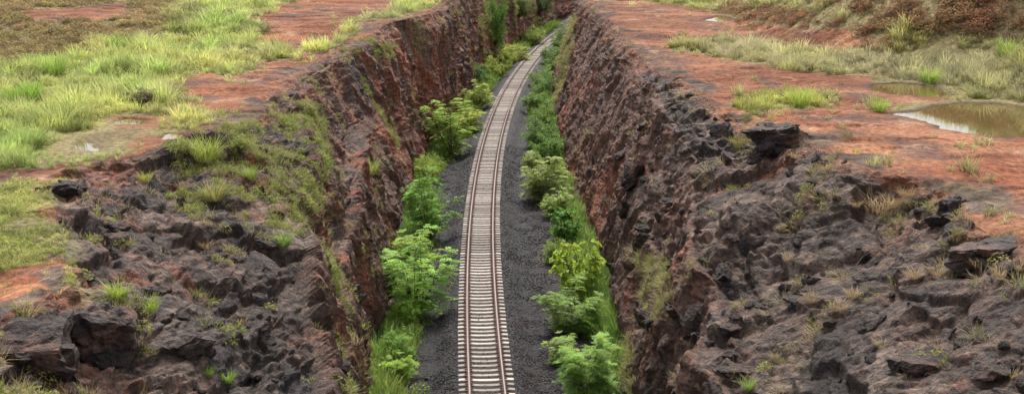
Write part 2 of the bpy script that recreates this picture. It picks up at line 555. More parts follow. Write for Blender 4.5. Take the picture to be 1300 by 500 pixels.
# --- rock relief on the walls and a strip of plateau behind each rim
STRIP = int(np.searchsorted(PLO, 5.0))
TONE = np.zeros(X.shape + (3,), np.float32)
ROCKM = np.zeros(X.shape, np.float32)
GREEN = np.zeros(X.shape, np.float32)
def rock_side(c0, c1, side):
    x, yv, z = (A[:, c0:c1].ravel().astype(np.float32) for A in (X, YY, Z))
    n = NRM[:, c0:c1].reshape(-1, 3)
    rim = (L if side == 'L' else R)[2]
    s = ((rim[:, None] - X[:, c0:c1]) if side == 'L' else (X[:, c0:c1] - rim[:, None])).ravel()   # >0 on the plateau
    # height share on the wall
    hz = np.clip(z / 10.0, 0, 1)
    near = 1 - sstep(58, 92, yv)
    nlow = fbm(x / 6, yv / 6, z / 6, 3, 90)
    steep = sstep(0.70, 0.48, n[:, 2] + 0.12 * nlow)             # 1 on steep walls
    blk = np.clip(near * 1.1 + 0.4 * sstep(0.55, 1.0, hz) + 0.35 * nlow - 1.15 * steep, 0.05, 1)
    lump = fbm(x / 1.3, yv / 1.3, z / 1.3, 4, 200, 0.6)
    # large blocks, slabs, rubble
    lum2 = fbm(x / 2.1 + 30, yv / 2.1, z / 2.1, 3, 205, 0.6)
    fine = fbm(x / 0.55, yv / 0.55, z / 0.45, 3, 207, 0.65)
    rub = 0.3 + 0.7 * sstep(-0.25, 0.3, fbm(x / 4 + 8, yv / 4, z / 4, 3, 208))     # rubbly here, smooth slabs there
    # slabs dip gently: bedding tilted along the cutting
    zb = z + 0.22 * yv - 0.25 * x
    f1, i1, g1 = facets(x / 2.6 + 0.2 * lum2, yv / 3.2 + 0.2 * lump, zb / 1.2 + 0.15 * lum2, 100, 1.4, 0.06)
    f2, i2, g2 = facets(x / 1.0 + 3 + 0.2 * lump, yv / 1.25 + 0.2 * lum2, zb / 0.55 + 0.12 * lump, 120, 1.8, 0.12)
    f3, i3, g3 = facets(x / 0.45, yv / 0.5 + 5, zb / 0.32, 140, 1.8, 0.25)
    f6, i6, g6 = facets(x / 0.85 + 7, yv / 1.1, zb / 0.24, 150, 1.5, 0.22)      # thin flaking beds
    # run-down fluting on the weathered faces
    wob = 0.9 * vnoise(x / 3, yv / 3, z / 2.5, 160) + 0.35 * lump
    q = yv + wob
    fl = 1 - np.abs(fbm(q / 2.3, 0 * q + (1.7 if side == 'L' else 9.2), z / 11, 4, 170, 0.6)) * 2.2
    f4, i4, g4 = facets(x / 1.4, q / 0.8, z / 3.0 + 0.3 * lum2, 180, 1.2, 0.2)
    f5, i5, g5 = facets(x / 0.7, q / 0.4 + 3, z / 1.3 + 0.3 * lump, 190, 1.0, 0.4)
    macro = 1.0 * fbm(x / 9, yv / 9, z / 14, 3, 210)
    d_b = 0.60 * f1 + rub * (0.32 * f2 + 0.16 * f3) + 0.16 * f6 + 0.03 * lump + 0.03 * fine - 0.10 * np.exp(-g1 * 14)
    d_w = (0.85 if side == 'L' else 0.50) * fl + 0.34 * f4 * (0.3 + 0.7 * steep) + rub * (0.22 * f5 * steep + 0.16 * f2) + (0.08 if side == 'L' else 0.14) * lump + 0.09 * fine
    d = macro * 0.8 + blk * d_b + (1 - blk) * d_w
    foot = sstep(-0.3, 0.8, z)
    edge = sstep(1.1, -0.4, s + 0.5 * nlow)                       # fades out behind the rim
    ledge = np.where(s > -1.5, np.clip(0.72 - s / 2.6 + 1.5 * fbm(x / 3.6, yv / 3.0, 0 * x, 4, 230, 0.6), 0, 1), 1)
    amp = np.where(s > 0, edge * 0.5 + 0.12 * sstep(0.45, 0.8, ledge), 1 - 0.5 * sstep(-1.2, 0.0, s))
    last = sstep(4.8, 3.8, s)
    d = (d * foot * amp * last).reshape(NR, -1)
    for ax in (0, 1):
        d = 0.05 * np.roll(d, 1, ax) + 0.90 * d + 0.05 * np.roll(d, -1, ax)
    d = d.ravel()
    X[:, c0:c1] += (n[:, 0] * d).reshape(NR, -1)
    YY[:, c0:c1] += (n[:, 1] * d * 0.8).reshape(NR, -1)
    Z[:, c0:c1] += (n[:, 2] * d).reshape(NR, -1)
    # terraces: bedding steps on the gentler benches
    # --- colour of the rock itself
    big = fbm(x / 4.5, yv / 4.5, z / 3, 4, 240)
    streak = 1.25 * fbm(q / 1.5, x / 4, z / 14, 4, 250, 0.65)
    brown = np.clip(0.24 + 0.62 * (1 - blk) + 0.35 * steep + 0.55 * big + 0.25 * (i2 - 0.5) + 0.25 * streak - 0.05, 0, 1)
    c = lerp3((0.026, 0.022, 0.021), (0.105, 0.084, 0.073), np.clip(0.40 + 0.5 * (i2 - 0.5) + 0.45 * (i1 - 0.5) + 0.8 * big, 0, 1))
    c = lerp3(c, (0.120, 0.069, 0.050), brown * 0.9)
    red = sstep(0.35, 0.75, streak * 0.8 + big * 0.7 + 0.35 * steep * (1 - near) + (0.26 if side == 'L' else 0.05))
    c = lerp3(c, (0.21, 0.078, 0.043), red * 0.8)
    dark = sstep(0.12, 0.5, fbm(q / 1.1 + 7, x / 4, z / 10, 4, 260, 0.6) + 0.1)
    c = lerp3(c, (0.020, 0.018, 0.018), dark * 0.65)
    pale = sstep(0.32, 0.75, fbm(x / 1.6, yv / 1.6, z / 1.2, 4, 270) + 0.5 * (i3 - 0.5) + 0.25 * near)
    c = lerp3(c, (0.19, 0.155, 0.13), pale * 0.55)
    # dry moss and small weeds
    mo = fbm(x / 2.2, yv / 2.2, z / 3.2, 4, 280) + 0.25 * streak
    gm = sstep(0.18, 0.5, mo) * (0.75 if side == 'L' else 0.45)
    c = lerp3(c, (0.10, 0.098, 0.035), gm * 0.5)
    GREEN[:, c0:c1] = (mo).reshape(NR, -1)
    # red earth spilling over the rim
    rockm = np.where(s > 0, sstep(0.35, 0.62, ledge), np.clip(sstep(-0.1, -0.9, s + 0.6 * fbm(x / 1.5, yv / 1.5, z, 3, 290)), 0, 1))
    ROCKM[:, c0:c1] = rockm.reshape(NR, -1)
    TONE[:, c0:c1] = (c * np.array([1.30, 1.16, 1.07])).reshape(NR, -1, 3)

# --- plateau colours: red earth, worn rock, grassy ground
def W(*pl):
    return [P(a, b, 10) for a, b in pl]
BARE = [W((235, 102), (300, 80), (378, 76), (400, 88), (345, 130), (300, 142), (225, 140)),
        W((318, 26), (368, 4), (420, -6), (520, -6), (500, 14), (432, 30), (445, 48), (370, 64), (328, 52), (345, 38)),
        W((-60, 350), (30, 334), (96, 334), (100, 374), (-60, 440)),
        W((62, 264), (100, 260), (108, 276), (72, 280)),
        W((-80, 226), (190, 203), (196, 214), (-80, 240)),
        W((84, 300), (150, 288), (168, 312), (108, 322)),
        W((30, 14), (160, 5), (165, 22), (45, 30)),
        W((150, 150), (205, 150), (250, 156), (250, 164), (150, 162)),
        W((812, 80), (870, 64), (925, 78), (1030, 92), (1130, 99), (1108, 106), (1205, 126), (1130, 138), (1200, 158), (1400, 162), (1400, 330), (1300, 310),
          (1235, 262), (1100, 208), (960, 160), (900, 130)),
        W((742, 2), (800, 0), (862, 7), (930, 24), (1000, 36), (1075, 38), (1108, 56), (1050, 64), (960, 50), (880, 54), (812, 80), (785, 45)),
        W((905, -4), (965, -4), (960, 2), (910, 3))]
LUSH = [W((905, 142), (940, 122), (1000, 113), (1056, 127), (1050, 137), (965, 141), (948, 188), (925, 192), (936, 152)),
        W((1100, 128), (1125, 124), (1135, 136), (1105, 140)),
        W((265, 86), (320, 78), (330, 90), (280, 96))]
def flat10(x, y):
    # where the sight line to a ground point meets the level of the measured outlines
    z = plateau_z(x, y)
    k = (CAMZ - 10.0) / np.maximum(CAMZ - z, 0.5)
    return x * k, y * k
def bare_at(x, y):
    x, y = flat10(x, y)
    d = np.full(np.shape(x), -9.0)
    for p_ in BARE:
        d = np.maximum(d, polydist(x, y, p_))
    for p_ in LUSH:
        d = np.minimum(d, -polydist(x, y, p_))
    return d + 1.9 * fbm(x / 2.6, y / 3.2, 0 * x, 5, 300, 0.65)

def plateau_tone(c0, c1):
    x, yv = X[:, c0:c1].ravel(), YY[:, c0:c1].ravel()
    m = (yv > 15) & (yv < 230) & (np.abs(x) < 90)
    b = np.full(x.shape, -2.0)
    b[m] = bare_at(x[m], yv[m])
    s0 = np.abs(x - np.repeat((L if c0 == 0 else R)[2], c1 - c0))
    b = np.maximum(b, 1.0 - s0 / 1.3 + 1.6 * fbm(x / 3, yv / 3, 0 * x, 4, 305) - 3 * sstep(52, 46, yv) * (c0 == 0))
    n1 = fbm(x / 5, yv / 3, 0 * x, 4, 310)
    n2 = fbm(x / 0.9, yv / 1.2, 0 * x, 4, 320, 0.65)
    soil = lerp3((0.155, 0.054, 0.026), (0.25, 0.115, 0.060), np.clip(0.4 + 1.0 * n1 + 0.8 * n2, 0, 1))
    soil = lerp3(soil, (0.085, 0.048, 0.038), sstep(0.05, 0.5, fbm(x / 2.2, yv / 2.6, 0 * x, 5, 330, 0.65) + 0.12) * 0.85)
    soil = np.asarray(soil) * (1 + 0.55 * fbm(x / 7, yv / 4, 0 * x, 3, 336))[:, None]
    soil = lerp3(soil, (0.40, 0.25, 0.17), sstep(0.2, 0.6, fbm(x / 2.0 + 5, yv / 2.0, 0 * x, 5, 335, 0.65)) * 0.6)
    turf = lerp3((0.15, 0.125, 0.06), (0.22, 0.18, 0.085), np.clip(0.5 + n1, 0, 1))
    t = sstep(-0.6, 0.3, b)
    c = lerp3(turf, np.asarray(soil), t)
    # wet dark shore round the puddles
    for side, w, lv in PUDW:
        xs = [q[0] for q in w]; ys = [q[1] for q in w]
        k = (x > min(xs) - 3) & (x < max(xs) + 3) & (yv > min(ys) - 3) & (yv < max(ys) + 3)
        if k.any():
            dd = polydist(x[k], yv[k], w) + 0.35 * fbm(x[k] / 1.1, yv[k] / 1.1, 0 * x[k], 3, 77)
            c[k] = lerp3(c[k], (0.06, 0.036, 0.025), sstep(-0.9 if side == 'R' else -0.35, -0.1, dd) * (0.85 if side == 'R' else 0.4))
    return c
PT_L = plateau_tone(0, c_lw[1])
PT_R = plateau_tone(c_rw[0], X.shape[1])
rock_side(c_lw[0] - STRIP, c_lw[1], 'L')
rock_side(c_rw[0], c_rp[0] + STRIP, 'R')
def blend(c0, c1, PT):
    rm = ROCKM[:, c0:c1].reshape(-1)[:, None]
    TONE[:, c0:c1] = (TONE[:, c0:c1].reshape(-1, 3) * rm + PT * (1 - rm)).reshape(NR, -1, 3)
blend(0, c_lw[1], PT_L)
blend(c_rw[0], X.shape[1], PT_R)
# bed
bx_, by_ = X[:, c_b[0]:c_b[1]].ravel(), YY[:, c_b[0]:c_b[1]].ravel()
offc = np.abs(bx_ - track_x(by_))
bt = lerp3((0.036, 0.034, 0.036), (0.075, 0.070, 0.072), np.clip(0.5 + 0.9 * vnoise(bx_ * 7, by_ * 5, 0 * bx_, 350), 0, 1))
bt = lerp3(bt, (0.115, 0.075, 0.055), sstep(1.35, 0.9, offc + 0.2 * fbm(bx_, by_, 0 * bx_, 2, 351)) * (0.65 + 0.3 * sstep(60, 95, by_)))
bt = lerp3(bt, (0.15, 0.115, 0.085), sstep(0.1, 0.45, fbm(bx_ / 2.2, by_ / 4, 0 * bx_, 3, 352)) * sstep(2.9, 4.0, offc) * 0.8)
bt = bt * 0.6
TONE[:, c_b[0]:c_b[1]] = bt.reshape(NR, -1, 3)

def grid_object(name, c0, c1, mat, smooth):
    nc = c1 - c0
    V = np.stack([X[:, c0:c1], YY[:, c0:c1], Z[:, c0:c1]], -1).reshape(-1, 3)
    i = np.arange(NR * nc).reshape(NR, nc)
    F = np.stack([i[:-1, :-1], i[:-1, 1:], i[1:, 1:], i[1:, :-1]], -1).reshape(-1, 4)
    me = mesh_np(name, V, F, mat, smooth, {'tone': TONE[:, c0:c1].reshape(-1, 3)})
    return link(name, me)
g = grid_object('ground_left', 0, c_lw[0] + 1, M_SOIL, False)
tag(g, 'grassy plateau with bare red earth on the left side of the railway cutting', 'ground', kind='structure')
g = grid_object('ground_right', c_rw[1] - 1, X.shape[1], M_SOIL, False)
tag(g, 'bare red earth plateau with puddles on the right side of the railway cutting', 'ground', kind='structure')
cliff_l = grid_object('cliff_left', c_lw[0], c_lw[1], M_ROCK, False)
tag(cliff_l, 'dark and red-brown rock face on the left side of the railway cutting', 'cliff', kind='structure')
cliff_r = grid_object('cliff_right', c_rw[0], c_rw[1], M_ROCK, False)
tag(cliff_r, 'brown and dark grey rock face on the right side of the railway cutting', 'cliff', kind='structure')
g = grid_object('track_bed', c_b[0] - 1, c_b[1] + 1, M_BED, False)
tag(g, 'dark grey ballast bed along the floor of the cutting', 'track bed', kind='structure')

# surface samplers for planting
def surf(c0, c1, px, py=None):
    pass
class Sampler:
    """nearest surface vertex below/around a given place"""
    def __init__(self, c0, c1):
        self.x, self.y, self.z = X[:, c0:c1], YY[:, c0:c1], Z[:, c0:c1]
        self.c0, self.c1 = c0, c1
        self.n = normals(self.x, self.y, self.z)
    def row(self, yv):
        return int(np.clip(np.searchsorted(ROWS, yv), 1, NR - 2))
    def at(self, xv, yv):
        r = self.row(yv)
        j = int(np.argmin(np.abs(self.x[r] - xv)))
        return np.array([self.x[r, j], self.y[r, j], self.z[r, j]]), self.n[r, j]
ALL = Sampler(0, X.shape[1])
def hit(px, py):
    """first surface vertex seen through a photograph pixel"""
    a, b = (px - 650) / FPX, (250 - py) / FPX
    d = np.array([a, math.cos(PITCH) + b * math.sin(PITCH), -math.sin(PITCH) + b * math.cos(PITCH)])
    for yv in np.arange(24, 230, 0.15):
        t = yv / d[1]
        xv, zv = d[0] * t, CAMZ + d[2] * t
        r = ALL.row(yv)
        z = np.interp(xv, np.maximum.accumulate(ALL.x[r]), ALL.z[r])
        if z >= zv:
            p, n = ALL.at(xv, yv)
            return np.array([xv, yv, z]), n
    return np.array([xv, yv, zv]), np.array([0, 0, 1.0])

# ------------------------------------------------------------------ puddles
for k, (side, w, lv) in enumerate(PUDW):
    pts = []
    n = len(w)
    cx, cy = np.mean([q[0] for q in w]), np.mean([q[1] for q in w])
    for i in range(n):
        (x0, y0), (x1, y1) = w[i], w[(i + 1) % n]
        for s in np.linspace(0, 1, 6)[:-1]:
            pts.append((x0 + (x1 - x0) * s, y0 + (y1 - y0) * s))
    pts = np.array(pts)
    c = np.array([cx, cy])
    dv = pts - c
    pts = c + dv * (1 + 0.3 / (np.linalg.norm(dv, axis=1, keepdims=True) + 0.01))
    V = np.vstack([np.c_[pts, np.full(len(pts), lv)], [[cx, cy, lv]]])
    m = len(pts)
    F = np.array([[i, (i + 1) % m, m] for i in range(m)])
    o = link('puddle', mesh_np('puddle', V, F, M_WATER, True))
    tag(o, ['large brown puddle at the far right edge on red earth', 'narrow olive puddle just behind the large brown one', 'pale blue puddle lying in the bright grass on the left',
            'smaller pale puddle just right of the pale blue one in the left grass',
            'tiny pale puddle beside the dark rocks on the left', 'thin grey puddle behind the pale blue ones on the left', 'thin white puddle on the far left red earth',
            'small white puddle on the far right red earth'][k], 'puddle', 'rain puddles on the plateau', 'structure')

# ------------------------------------------------------------------ railway track
track = bpy.data.objects.new('railway_track', None)
COL.objects.link(track)
track.location = (float(track_x(50)), 50, 0)
tag(track, 'single railway track with pale concrete sleepers curving through the cutting', 'railway track')
def sleeper_mesh():
    xs = [-1.215, -1.19, -0.95, -0.86, -0.64, -0.5, -0.2, 0.2, 0.5, 0.64, 0.86, 0.95, 1.19, 1.215]
    top = [0.03, 0.05, 0.062, 0.058, 0.052, 0.03, 0.015, 0.015, 0.03, 0.052, 0.058, 0.062, 0.05, 0.03]
    V, F = [], []
    for i, (x, t) in enumerate(zip(xs, top)):
        w = 0.118 if 0 < i < 13 else 0.105
        V += [(x, -0.15, -0.16), (x, -w - 0.004, t - 0.018), (x, -w + 0.014, t), (x, w - 0.014, t), (x, w + 0.004, t - 0.018), (x, 0.15, -0.16)]
    for i in range(len(xs) - 1):
        for j in range(5):
            a = i * 6 + j
            F.append((a, a + 1, a + 7, a + 6)[::-1])
    me = mesh_np('sleeper', V, [np.array(F), np.array([list(range(6)), [83 - k for k in range(6)]])], M_SLEEPER)
    return me
SL = sleeper_mesh()
# arc length stations
ys = np.linspace(20, 330, 6201)
xs = track_x(ys)
sarc = np.concatenate([[0], np.cumsum(np.hypot(np.diff(xs), np.diff(ys)))])
sleepers = []
def clip_mesh():
    V, F = [], []
    for rx_ in (-0.7525, 0.7525):
        for sd in (-1, 1):
            for (x0, x1, y0, y1, z0, z1) in ((rx_ + sd * 0.075, rx_ + sd * 0.17, -0.05, 0.05, 0.05, 0.105),):
                x0, x1 = min(x0, x1), max(x0, x1)
                k = len(V)
                V += [(x0, y0, z0), (x1, y0, z0), (x1, y1, z0), (x0, y1, z0), (x0, y0 + .02, z1), (x1, y0 + .02, z1 - .03), (x1, y1 - .02, z1 - .03), (x0, y1 - .02, z1)]
                F += [(k, k + 3, k + 2, k + 1), (k + 4, k + 5, k + 6, k + 7), (k, k + 1, k + 5, k + 4), (k + 1, k + 2, k + 6, k + 5), (k + 2, k + 3, k + 7, k + 6), (k + 3, k, k + 4, k + 7)]
    return np.array(V), np.array(F)
CLV, CLF = clip_mesh()
clips = [[], []]
def clip_at(x, y, a):
    v = CLV.copy()
    v[:, 0], v[:, 1] = x + CLV[:, 0] * math.cos(a) - CLV[:, 1] * math.sin(a), y + CLV[:, 0] * math.sin(a) + CLV[:, 1] * math.cos(a)
    clips[1].append(CLF + sum(len(q) for q in clips[0]))
    clips[0].append(v)
s = 24.0
cnt = 0
while cnt < 300:
    yv = float(np.interp(s, sarc, ys))
    xv = float(track_x(yv))
    o = bpy.data.objects.new('sleeper', SL)
    COL.objects.link(o)
    o.parent = track
    o.location = (xv - track.location.x + random.uniform(-0.012, 0.012), yv - 50, -0.012 + random.uniform(-0.008, 0.004))
    o.rotation_euler = (0, 0, track_dir(yv) + random.uniform(-0.014, 0.014))
    if yv < 130:
        clip_at(xv - track.location.x, yv - 50, track_dir(yv))
    s += 0.6
    cnt += 1
YEND = yv
tag(link('rail_clips', mesh_np('rail_clips', np.vstack(clips[0]), np.vstack(clips[1]), M_RUST), track), kind='stuff')
def rail_mesh(name, offx, prof, mat):
    st = np.arange(22.0, YEND + 0.6, 0.9)
    xv = track_x(st)
    ang = np.array([track_dir(q) for q in st])
    n = len(prof)
    V = np.zeros((len(st), n, 3))
    for j, (u, w) in enumerate(prof):
        V[:, j, 0] = xv + (offx + u) * np.cos(ang) - track.location.x
        V[:, j, 1] = st + (offx + u) * np.sin(ang) - 50
        V[:, j, 2] = w + 0.045
    i = np.arange(len(st) * n).reshape(len(st), n)
    F = np.stack([i[:-1, :], np.roll(i, -1, 1)[:-1], np.roll(i, -1, 1)[1:], i[1:, :]], -1).reshape(-1, 4)
    return mesh_np(name, V.reshape(-1, 3), F, mat)
FOOT = [(-0.075, 0.0), (0.075, 0.0), (0.075, 0.012), (0.012, 0.035), (0.012, 0.12), (-0.012, 0.12), (-0.012, 0.035), (-0.075, 0.012)]
HEAD = [(-0.036, 0.118), (0.036, 0.118), (0.036, 0.152), (0.028, 0.160), (-0.028, 0.160), (-0.036, 0.152)]
for sd in (-1, 1):
    r = link('rail', rail_mesh('rail', sd * 0.7525, FOOT, M_RUST), track)
    h = link('rail_head', rail_mesh('rail_head', sd * 0.7525, HEAD, M_HEAD), r)
    h['label'] = 'worn lighter top of the rusty rail'

# ------------------------------------------------------------------ geometry-node scatter for stuff
HIDE = {}
def scatter(name, pts, rot, scl, idx, tint, sources, label, cat):
    me = bpy.data.meshes.new(name)
    me.vertices.add(len(pts))
    me.vertices.foreach_set('co', np.asarray(pts, np.float32).ravel())
    me.attributes.new('rot', 'FLOAT_VECTOR', 'POINT').data.foreach_set('vector', np.asarray(rot, np.float32).ravel())
    me.attributes.new('scl', 'FLOAT_VECTOR', 'POINT').data.foreach_set('vector', np.asarray(scl, np.float32).ravel())
    me.attributes.new('idx', 'INT', 'POINT').data.foreach_set('value', np.asarray(idx, np.int32))
    me.attributes.new('tint', 'FLOAT_VECTOR', 'POINT').data.foreach_set('vector', np.asarray(tint, np.float32).ravel())
    o = link(name, me)
    tag(o, label, cat, kind='stuff')
    cn = name + '_sources'
    col = bpy.data.collections.new(cn)
    for k, m in enumerate(sources):
        so = bpy.data.objects.new('%s_source_%02d' % (name, k), m)
        col.objects.link(so)
    ng = bpy.data.node_groups.new(name + '_nodes', 'GeometryNodeTree')
    ng.interface.new_socket('Geometry', in_out='INPUT', socket_type='NodeSocketGeometry')
    ng.interface.new_socket('Geometry', in_out='OUTPUT', socket_type='NodeSocketGeometry')
    A = ng.nodes.new
    gi, go, iop, ci = A('NodeGroupInput'), A('NodeGroupOutput'), A('GeometryNodeInstanceOnPoints'), A('GeometryNodeCollectionInfo')
    ci.inputs['Collection'].default_value = col
    ci.inputs['Separate Children'].default_value = True
    ci.inputs['Reset Children'].default_value = True
    iop.inputs['Pick Instance'].default_value = True
    def na(nm, ty):
        q = A('GeometryNodeInputNamedAttribute')
        q.data_type = ty
        q.inputs['Name'].default_value = nm
        return q.outputs['Attribute']
    er = A('FunctionNodeEulerToRotation')
    lk = ng.links.new
    lk(na('rot', 'FLOAT_VECTOR'), er.inputs[0])
    lk(gi.outputs[0], iop.inputs['Points'])
    lk(ci.outputs[0], iop.inputs['Instance'])
    lk(na('idx', 'INT'), iop.inputs['Instance Index'])
    lk(er.outputs[0], iop.inputs['Rotation'])
    lk(na('scl', 'FLOAT_VECTOR'), iop.inputs['Scale'])
    lk(iop.outputs[0], go.inputs[0])
    md = o.modifiers.new('scatter', 'NODES')
    md.node_group = ng
    return o

# ------------------------------------------------------------------ plants: meshes
def blade_tuft(rng, n, h, spread, width, lean, root=(0.7, 0.72, 0.6), tip=(1.25, 1.2, 1.05), curl=0.6):
    """a tuft of bent grass blades; leaf colour is relative (multiplied by a tint)"""
    V, F, C = [], [], []
    for k in range(n):
        a = rng.uniform(0, 2 * math.pi)
        r = spread * math.sqrt(rng.uniform(0, 1))
        x0, y0 = r * math.cos(a), r * math.sin(a)
        a2 = a + rng.normal(0, 0.7)
        hh = h * rng.uniform(0.55, 1.15)
        ln = lean * rng.uniform(0.3, 1.3)
        w = width * rng.uniform(0.7, 1.3)
        px, py = -math.sin(a2), math.cos(a2)
        q = rng.uniform(0.8, 1.2)
        i = len(V)
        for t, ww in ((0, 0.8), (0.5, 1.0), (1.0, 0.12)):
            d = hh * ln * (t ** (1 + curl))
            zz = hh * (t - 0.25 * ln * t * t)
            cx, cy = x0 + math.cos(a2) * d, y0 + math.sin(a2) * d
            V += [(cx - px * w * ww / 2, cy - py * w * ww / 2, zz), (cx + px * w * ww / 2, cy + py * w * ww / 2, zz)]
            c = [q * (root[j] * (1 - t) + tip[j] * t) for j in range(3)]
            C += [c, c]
        F += [(i, i + 1, i + 3, i + 2), (i + 2, i + 3, i + 5, i + 4)]
    return np.array(V), np.array(F), np.array(C)

def tuft_mesh(name, seed, mat, **k):
    V, F, C = blade_tuft(np.random.default_rng(seed), **k)
    return mesh_np(name, V, F, mat, False, {'leaf': C})

def weed_mesh(name, seed, mat, n=70, r=0.3, h=0.35, ls=0.1, tip=(1.2, 1.15, 0.9)):
    rng = np.random.default_rng(seed)
    V, F, C = [], [], []
    for k in range(n):
        a = rng.uniform(0, 6.283)
        rr = r * math.sqrt(rng.uniform(0, 1))
        zz = h * rng.uniform(0.15, 1) * (1 - 0.6 * (rr / r) ** 2)
        c = np.array([rr * math.cos(a), rr * math.sin(a), zz])
        u = np.array([math.cos(a + rng.normal(0, 1)), math.sin(a + rng.normal(0, 1)), rng.uniform(-0.5, 0.5)])
        u /= np.linalg.norm(u)
        v = np.cross(u, rng.normal(0, 1, 3))
        v /= np.linalg.norm(v) + 1e-6
        s_ = ls * rng.uniform(0.6, 1.4)
        i = len(V)
        V += list(np.array([c - u * s_ * .5, c + v * s_ * .28, c + u * s_ * .5, c - v * s_ * .28]))
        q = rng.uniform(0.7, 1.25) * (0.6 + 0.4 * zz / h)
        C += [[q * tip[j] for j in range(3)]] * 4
        F.append((i, i + 1, i + 2, i + 3))
    return mesh_np(name, np.array(V), np.array(F), mat, False, {'leaf': np.array(C)})

def tube(path, rad, sides=5):
    path = np.asarray(path, float)
    n = len(path)
    d = np.gradient(path, axis=0)
    d /= np.linalg.norm(d, axis=1, keepdims=True) + 1e-9
    ref = np.where(np.abs(d[:, 2:3]) > 0.9, [[1.0, 0, 0]], [[0, 0, 1.0]])
    u = np.cross(d, ref)
    u /= np.linalg.norm(u, axis=1, keepdims=True) + 1e-9
    v = np.cross(d, u)
    a = np.arange(sides) * 2 * math.pi / sides
    V = path[:, None, :] + np.asarray(rad)[:, None, None] * (np.cos(a)[None, :, None] * u[:, None, :] + np.sin(a)[None, :, None] * v[:, None, :])
    i = np.arange(n * sides).reshape(n, sides)
    F = np.stack([i[:-1], np.roll(i, -1, 1)[:-1], np.roll(i, -1, 1)[1:], i[1:]], -1).reshape(-1, 4)
    return V.reshape(-1, 3), F

def shrub_meshes(seed, kind, H=3.0, Wd=3.2, dens=1.0):
    """returns foliage mesh, stem mesh. kinds: feather (compound leaves on arching sprays), broad (large leaves), small (dense small leaves)"""
    rng = np.random.default_rng(seed)
    SV, SF, ns = [], [], 0
    LV, LF, LC, nl = [], [], [], 0
    tips = []
    nst = {'feather': 12, 'broad': 9, 'small': 13}[kind]
    for k in range(nst):
        a = 2 * math.pi * k / nst + rng.normal(0, 0.35)
        out = Wd * 0.5 * rng.uniform(0.15, 0.95)
        hh = H * rng.uniform(0.7, 1.05) * (1.0 - 0.4 * (out / (Wd * .5)) ** 2)
        t = np.linspace(0, 1, 7)
        wob = rng.normal(0, 0.05 * H, (7, 3)) * t[:, None]
        path = np.c_[math.cos(a) * out * t ** 0.95, math.sin(a) * out * t ** 0.95, hh * t ** 1.05] + wob * 0.5
        path[:, :2] += rng.normal(0, 0.06, 2)
        v, f = tube(path, 0.035 * H / 3 * (1.1 - t), 5)
        SV.append(v); SF.append(f + ns); ns += len(v)
        for b in range(int(13 * dens)):
            tt = rng.uniform(0.06, 1.0)
            p0 = np.array([np.interp(tt, t, path[:, j]) for j in range(3)])
            ab = a + rng.normal(0, 1.1)
            ln = H * 0.32 * rng.uniform(0.5, 1.1) * (1.2 - 0.5 * tt)
            up = rng.uniform(0.15, 0.8)
            u = np.linspace(0, 1, 5)
            bp = p0 + np.c_[math.cos(ab) * ln * u, math.sin(ab) * ln * u, ln * (up * u - 0.55 * u * u)]
            v, f = tube(bp, 0.010 * H / 3 * (1.3 - u), 4)
            SV.append(v); SF.append(f + ns); ns += len(v)
            tips.append((bp, ab, tt))
    for bp, ab, tt in tips:
        shade = rng.uniform(0.75, 1.25)
        nleaf = {'feather': 9, 'broad': 6, 'small': 30}[kind]
        for q in range(nleaf):
            u = rng.uniform(0.1, 1.0)
            p0 = np.array([np.interp(u, np.linspace(0, 1, 5), bp[:, j]) for j in range(3)])
            al = ab + (1 if q % 2 else -1) * rng.uniform(0.3, 1.3)
            col = shade * rng.uniform(0.8, 1.2) * np.array([1.0, 1.0, 1.0]) * np.array([rng.uniform(0.85, 1.2), 1, rng.uniform(0.7, 1.1)])
            if kind == 'feather':
                ln = 0.42 * rng.uniform(0.7, 1.2)
                d = np.array([math.cos(al), math.sin(al), rng.uniform(-0.1, 0.35)])
                sdv = np.array([-math.sin(al), math.cos(al), 0.0])
                for m in range(7):
                    w = (m + 0.6) / 7
                    c = p0 + d * ln * w + np.array([0, 0, -0.22 * ln * w * w])
                    for s_ in (-1, 1):
                        ll = 0.13 * math.sin(math.pi * (0.2 + 0.75 * w)) * rng.uniform(0.8, 1.2)
                        tip = c + s_ * sdv * ll + d * ll * 0.45 + np.array([0, 0, rng.normal(-0.01, 0.015)])
                        mid = (c + tip) / 2 + d * 0.028
                        mid2 = (c + tip) / 2 - d * 0.022
                        LV += [c, mid, tip, mid2]
                        LF.append((nl, nl + 1, nl + 2, nl + 3)); nl += 4
                        LC += [col * rng.uniform(0.9, 1.1)] * 4
            else:
                big = kind == 'broad'
                ln = (0.30 if big else 0.12) * rng.uniform(0.6, 1.2)
                wd = ln * (0.42 if big else 0.36)
                d = np.array([math.cos(al), math.sin(al), rng.uniform(-0.5, 0.35)])
                d /= np.linalg.norm(d)
                sv = np.cross(d, [0, 0, 1.0]); sv /= np.linalg.norm(sv) + 1e-6
                nv = np.cross(sv, d)
                if not big:
                    p0 = p0 + rng.normal(0, 0.09, 3)
                sv = sv * math.cos(0.6) + nv * rng.normal(0, 0.5); sv /= np.linalg.norm(sv)
                a0, b0 = p0, p0 + d * ln * 0.45 + nv * ln * 0.08
                e0 = p0 + d * ln - np.array([0, 0, ln * 0.25])
                LV += [a0, b0 + sv * wd, e0, b0 - nv * ln * .06, b0 - sv * wd]
                LF += [(nl, nl + 1, nl + 2, nl + 3), (nl, nl + 3, nl + 2, nl + 4)]
                nl += 5
                LC += [col] * 5
    fol = mesh_np('foliage', np.array(LV), np.array(LF), M_LEAF, False, {'leaf': np.array(LC)})
    stm = mesh_np('stem', np.vstack(SV), np.vstack(SF), M_BARK, True)
    return fol, stm

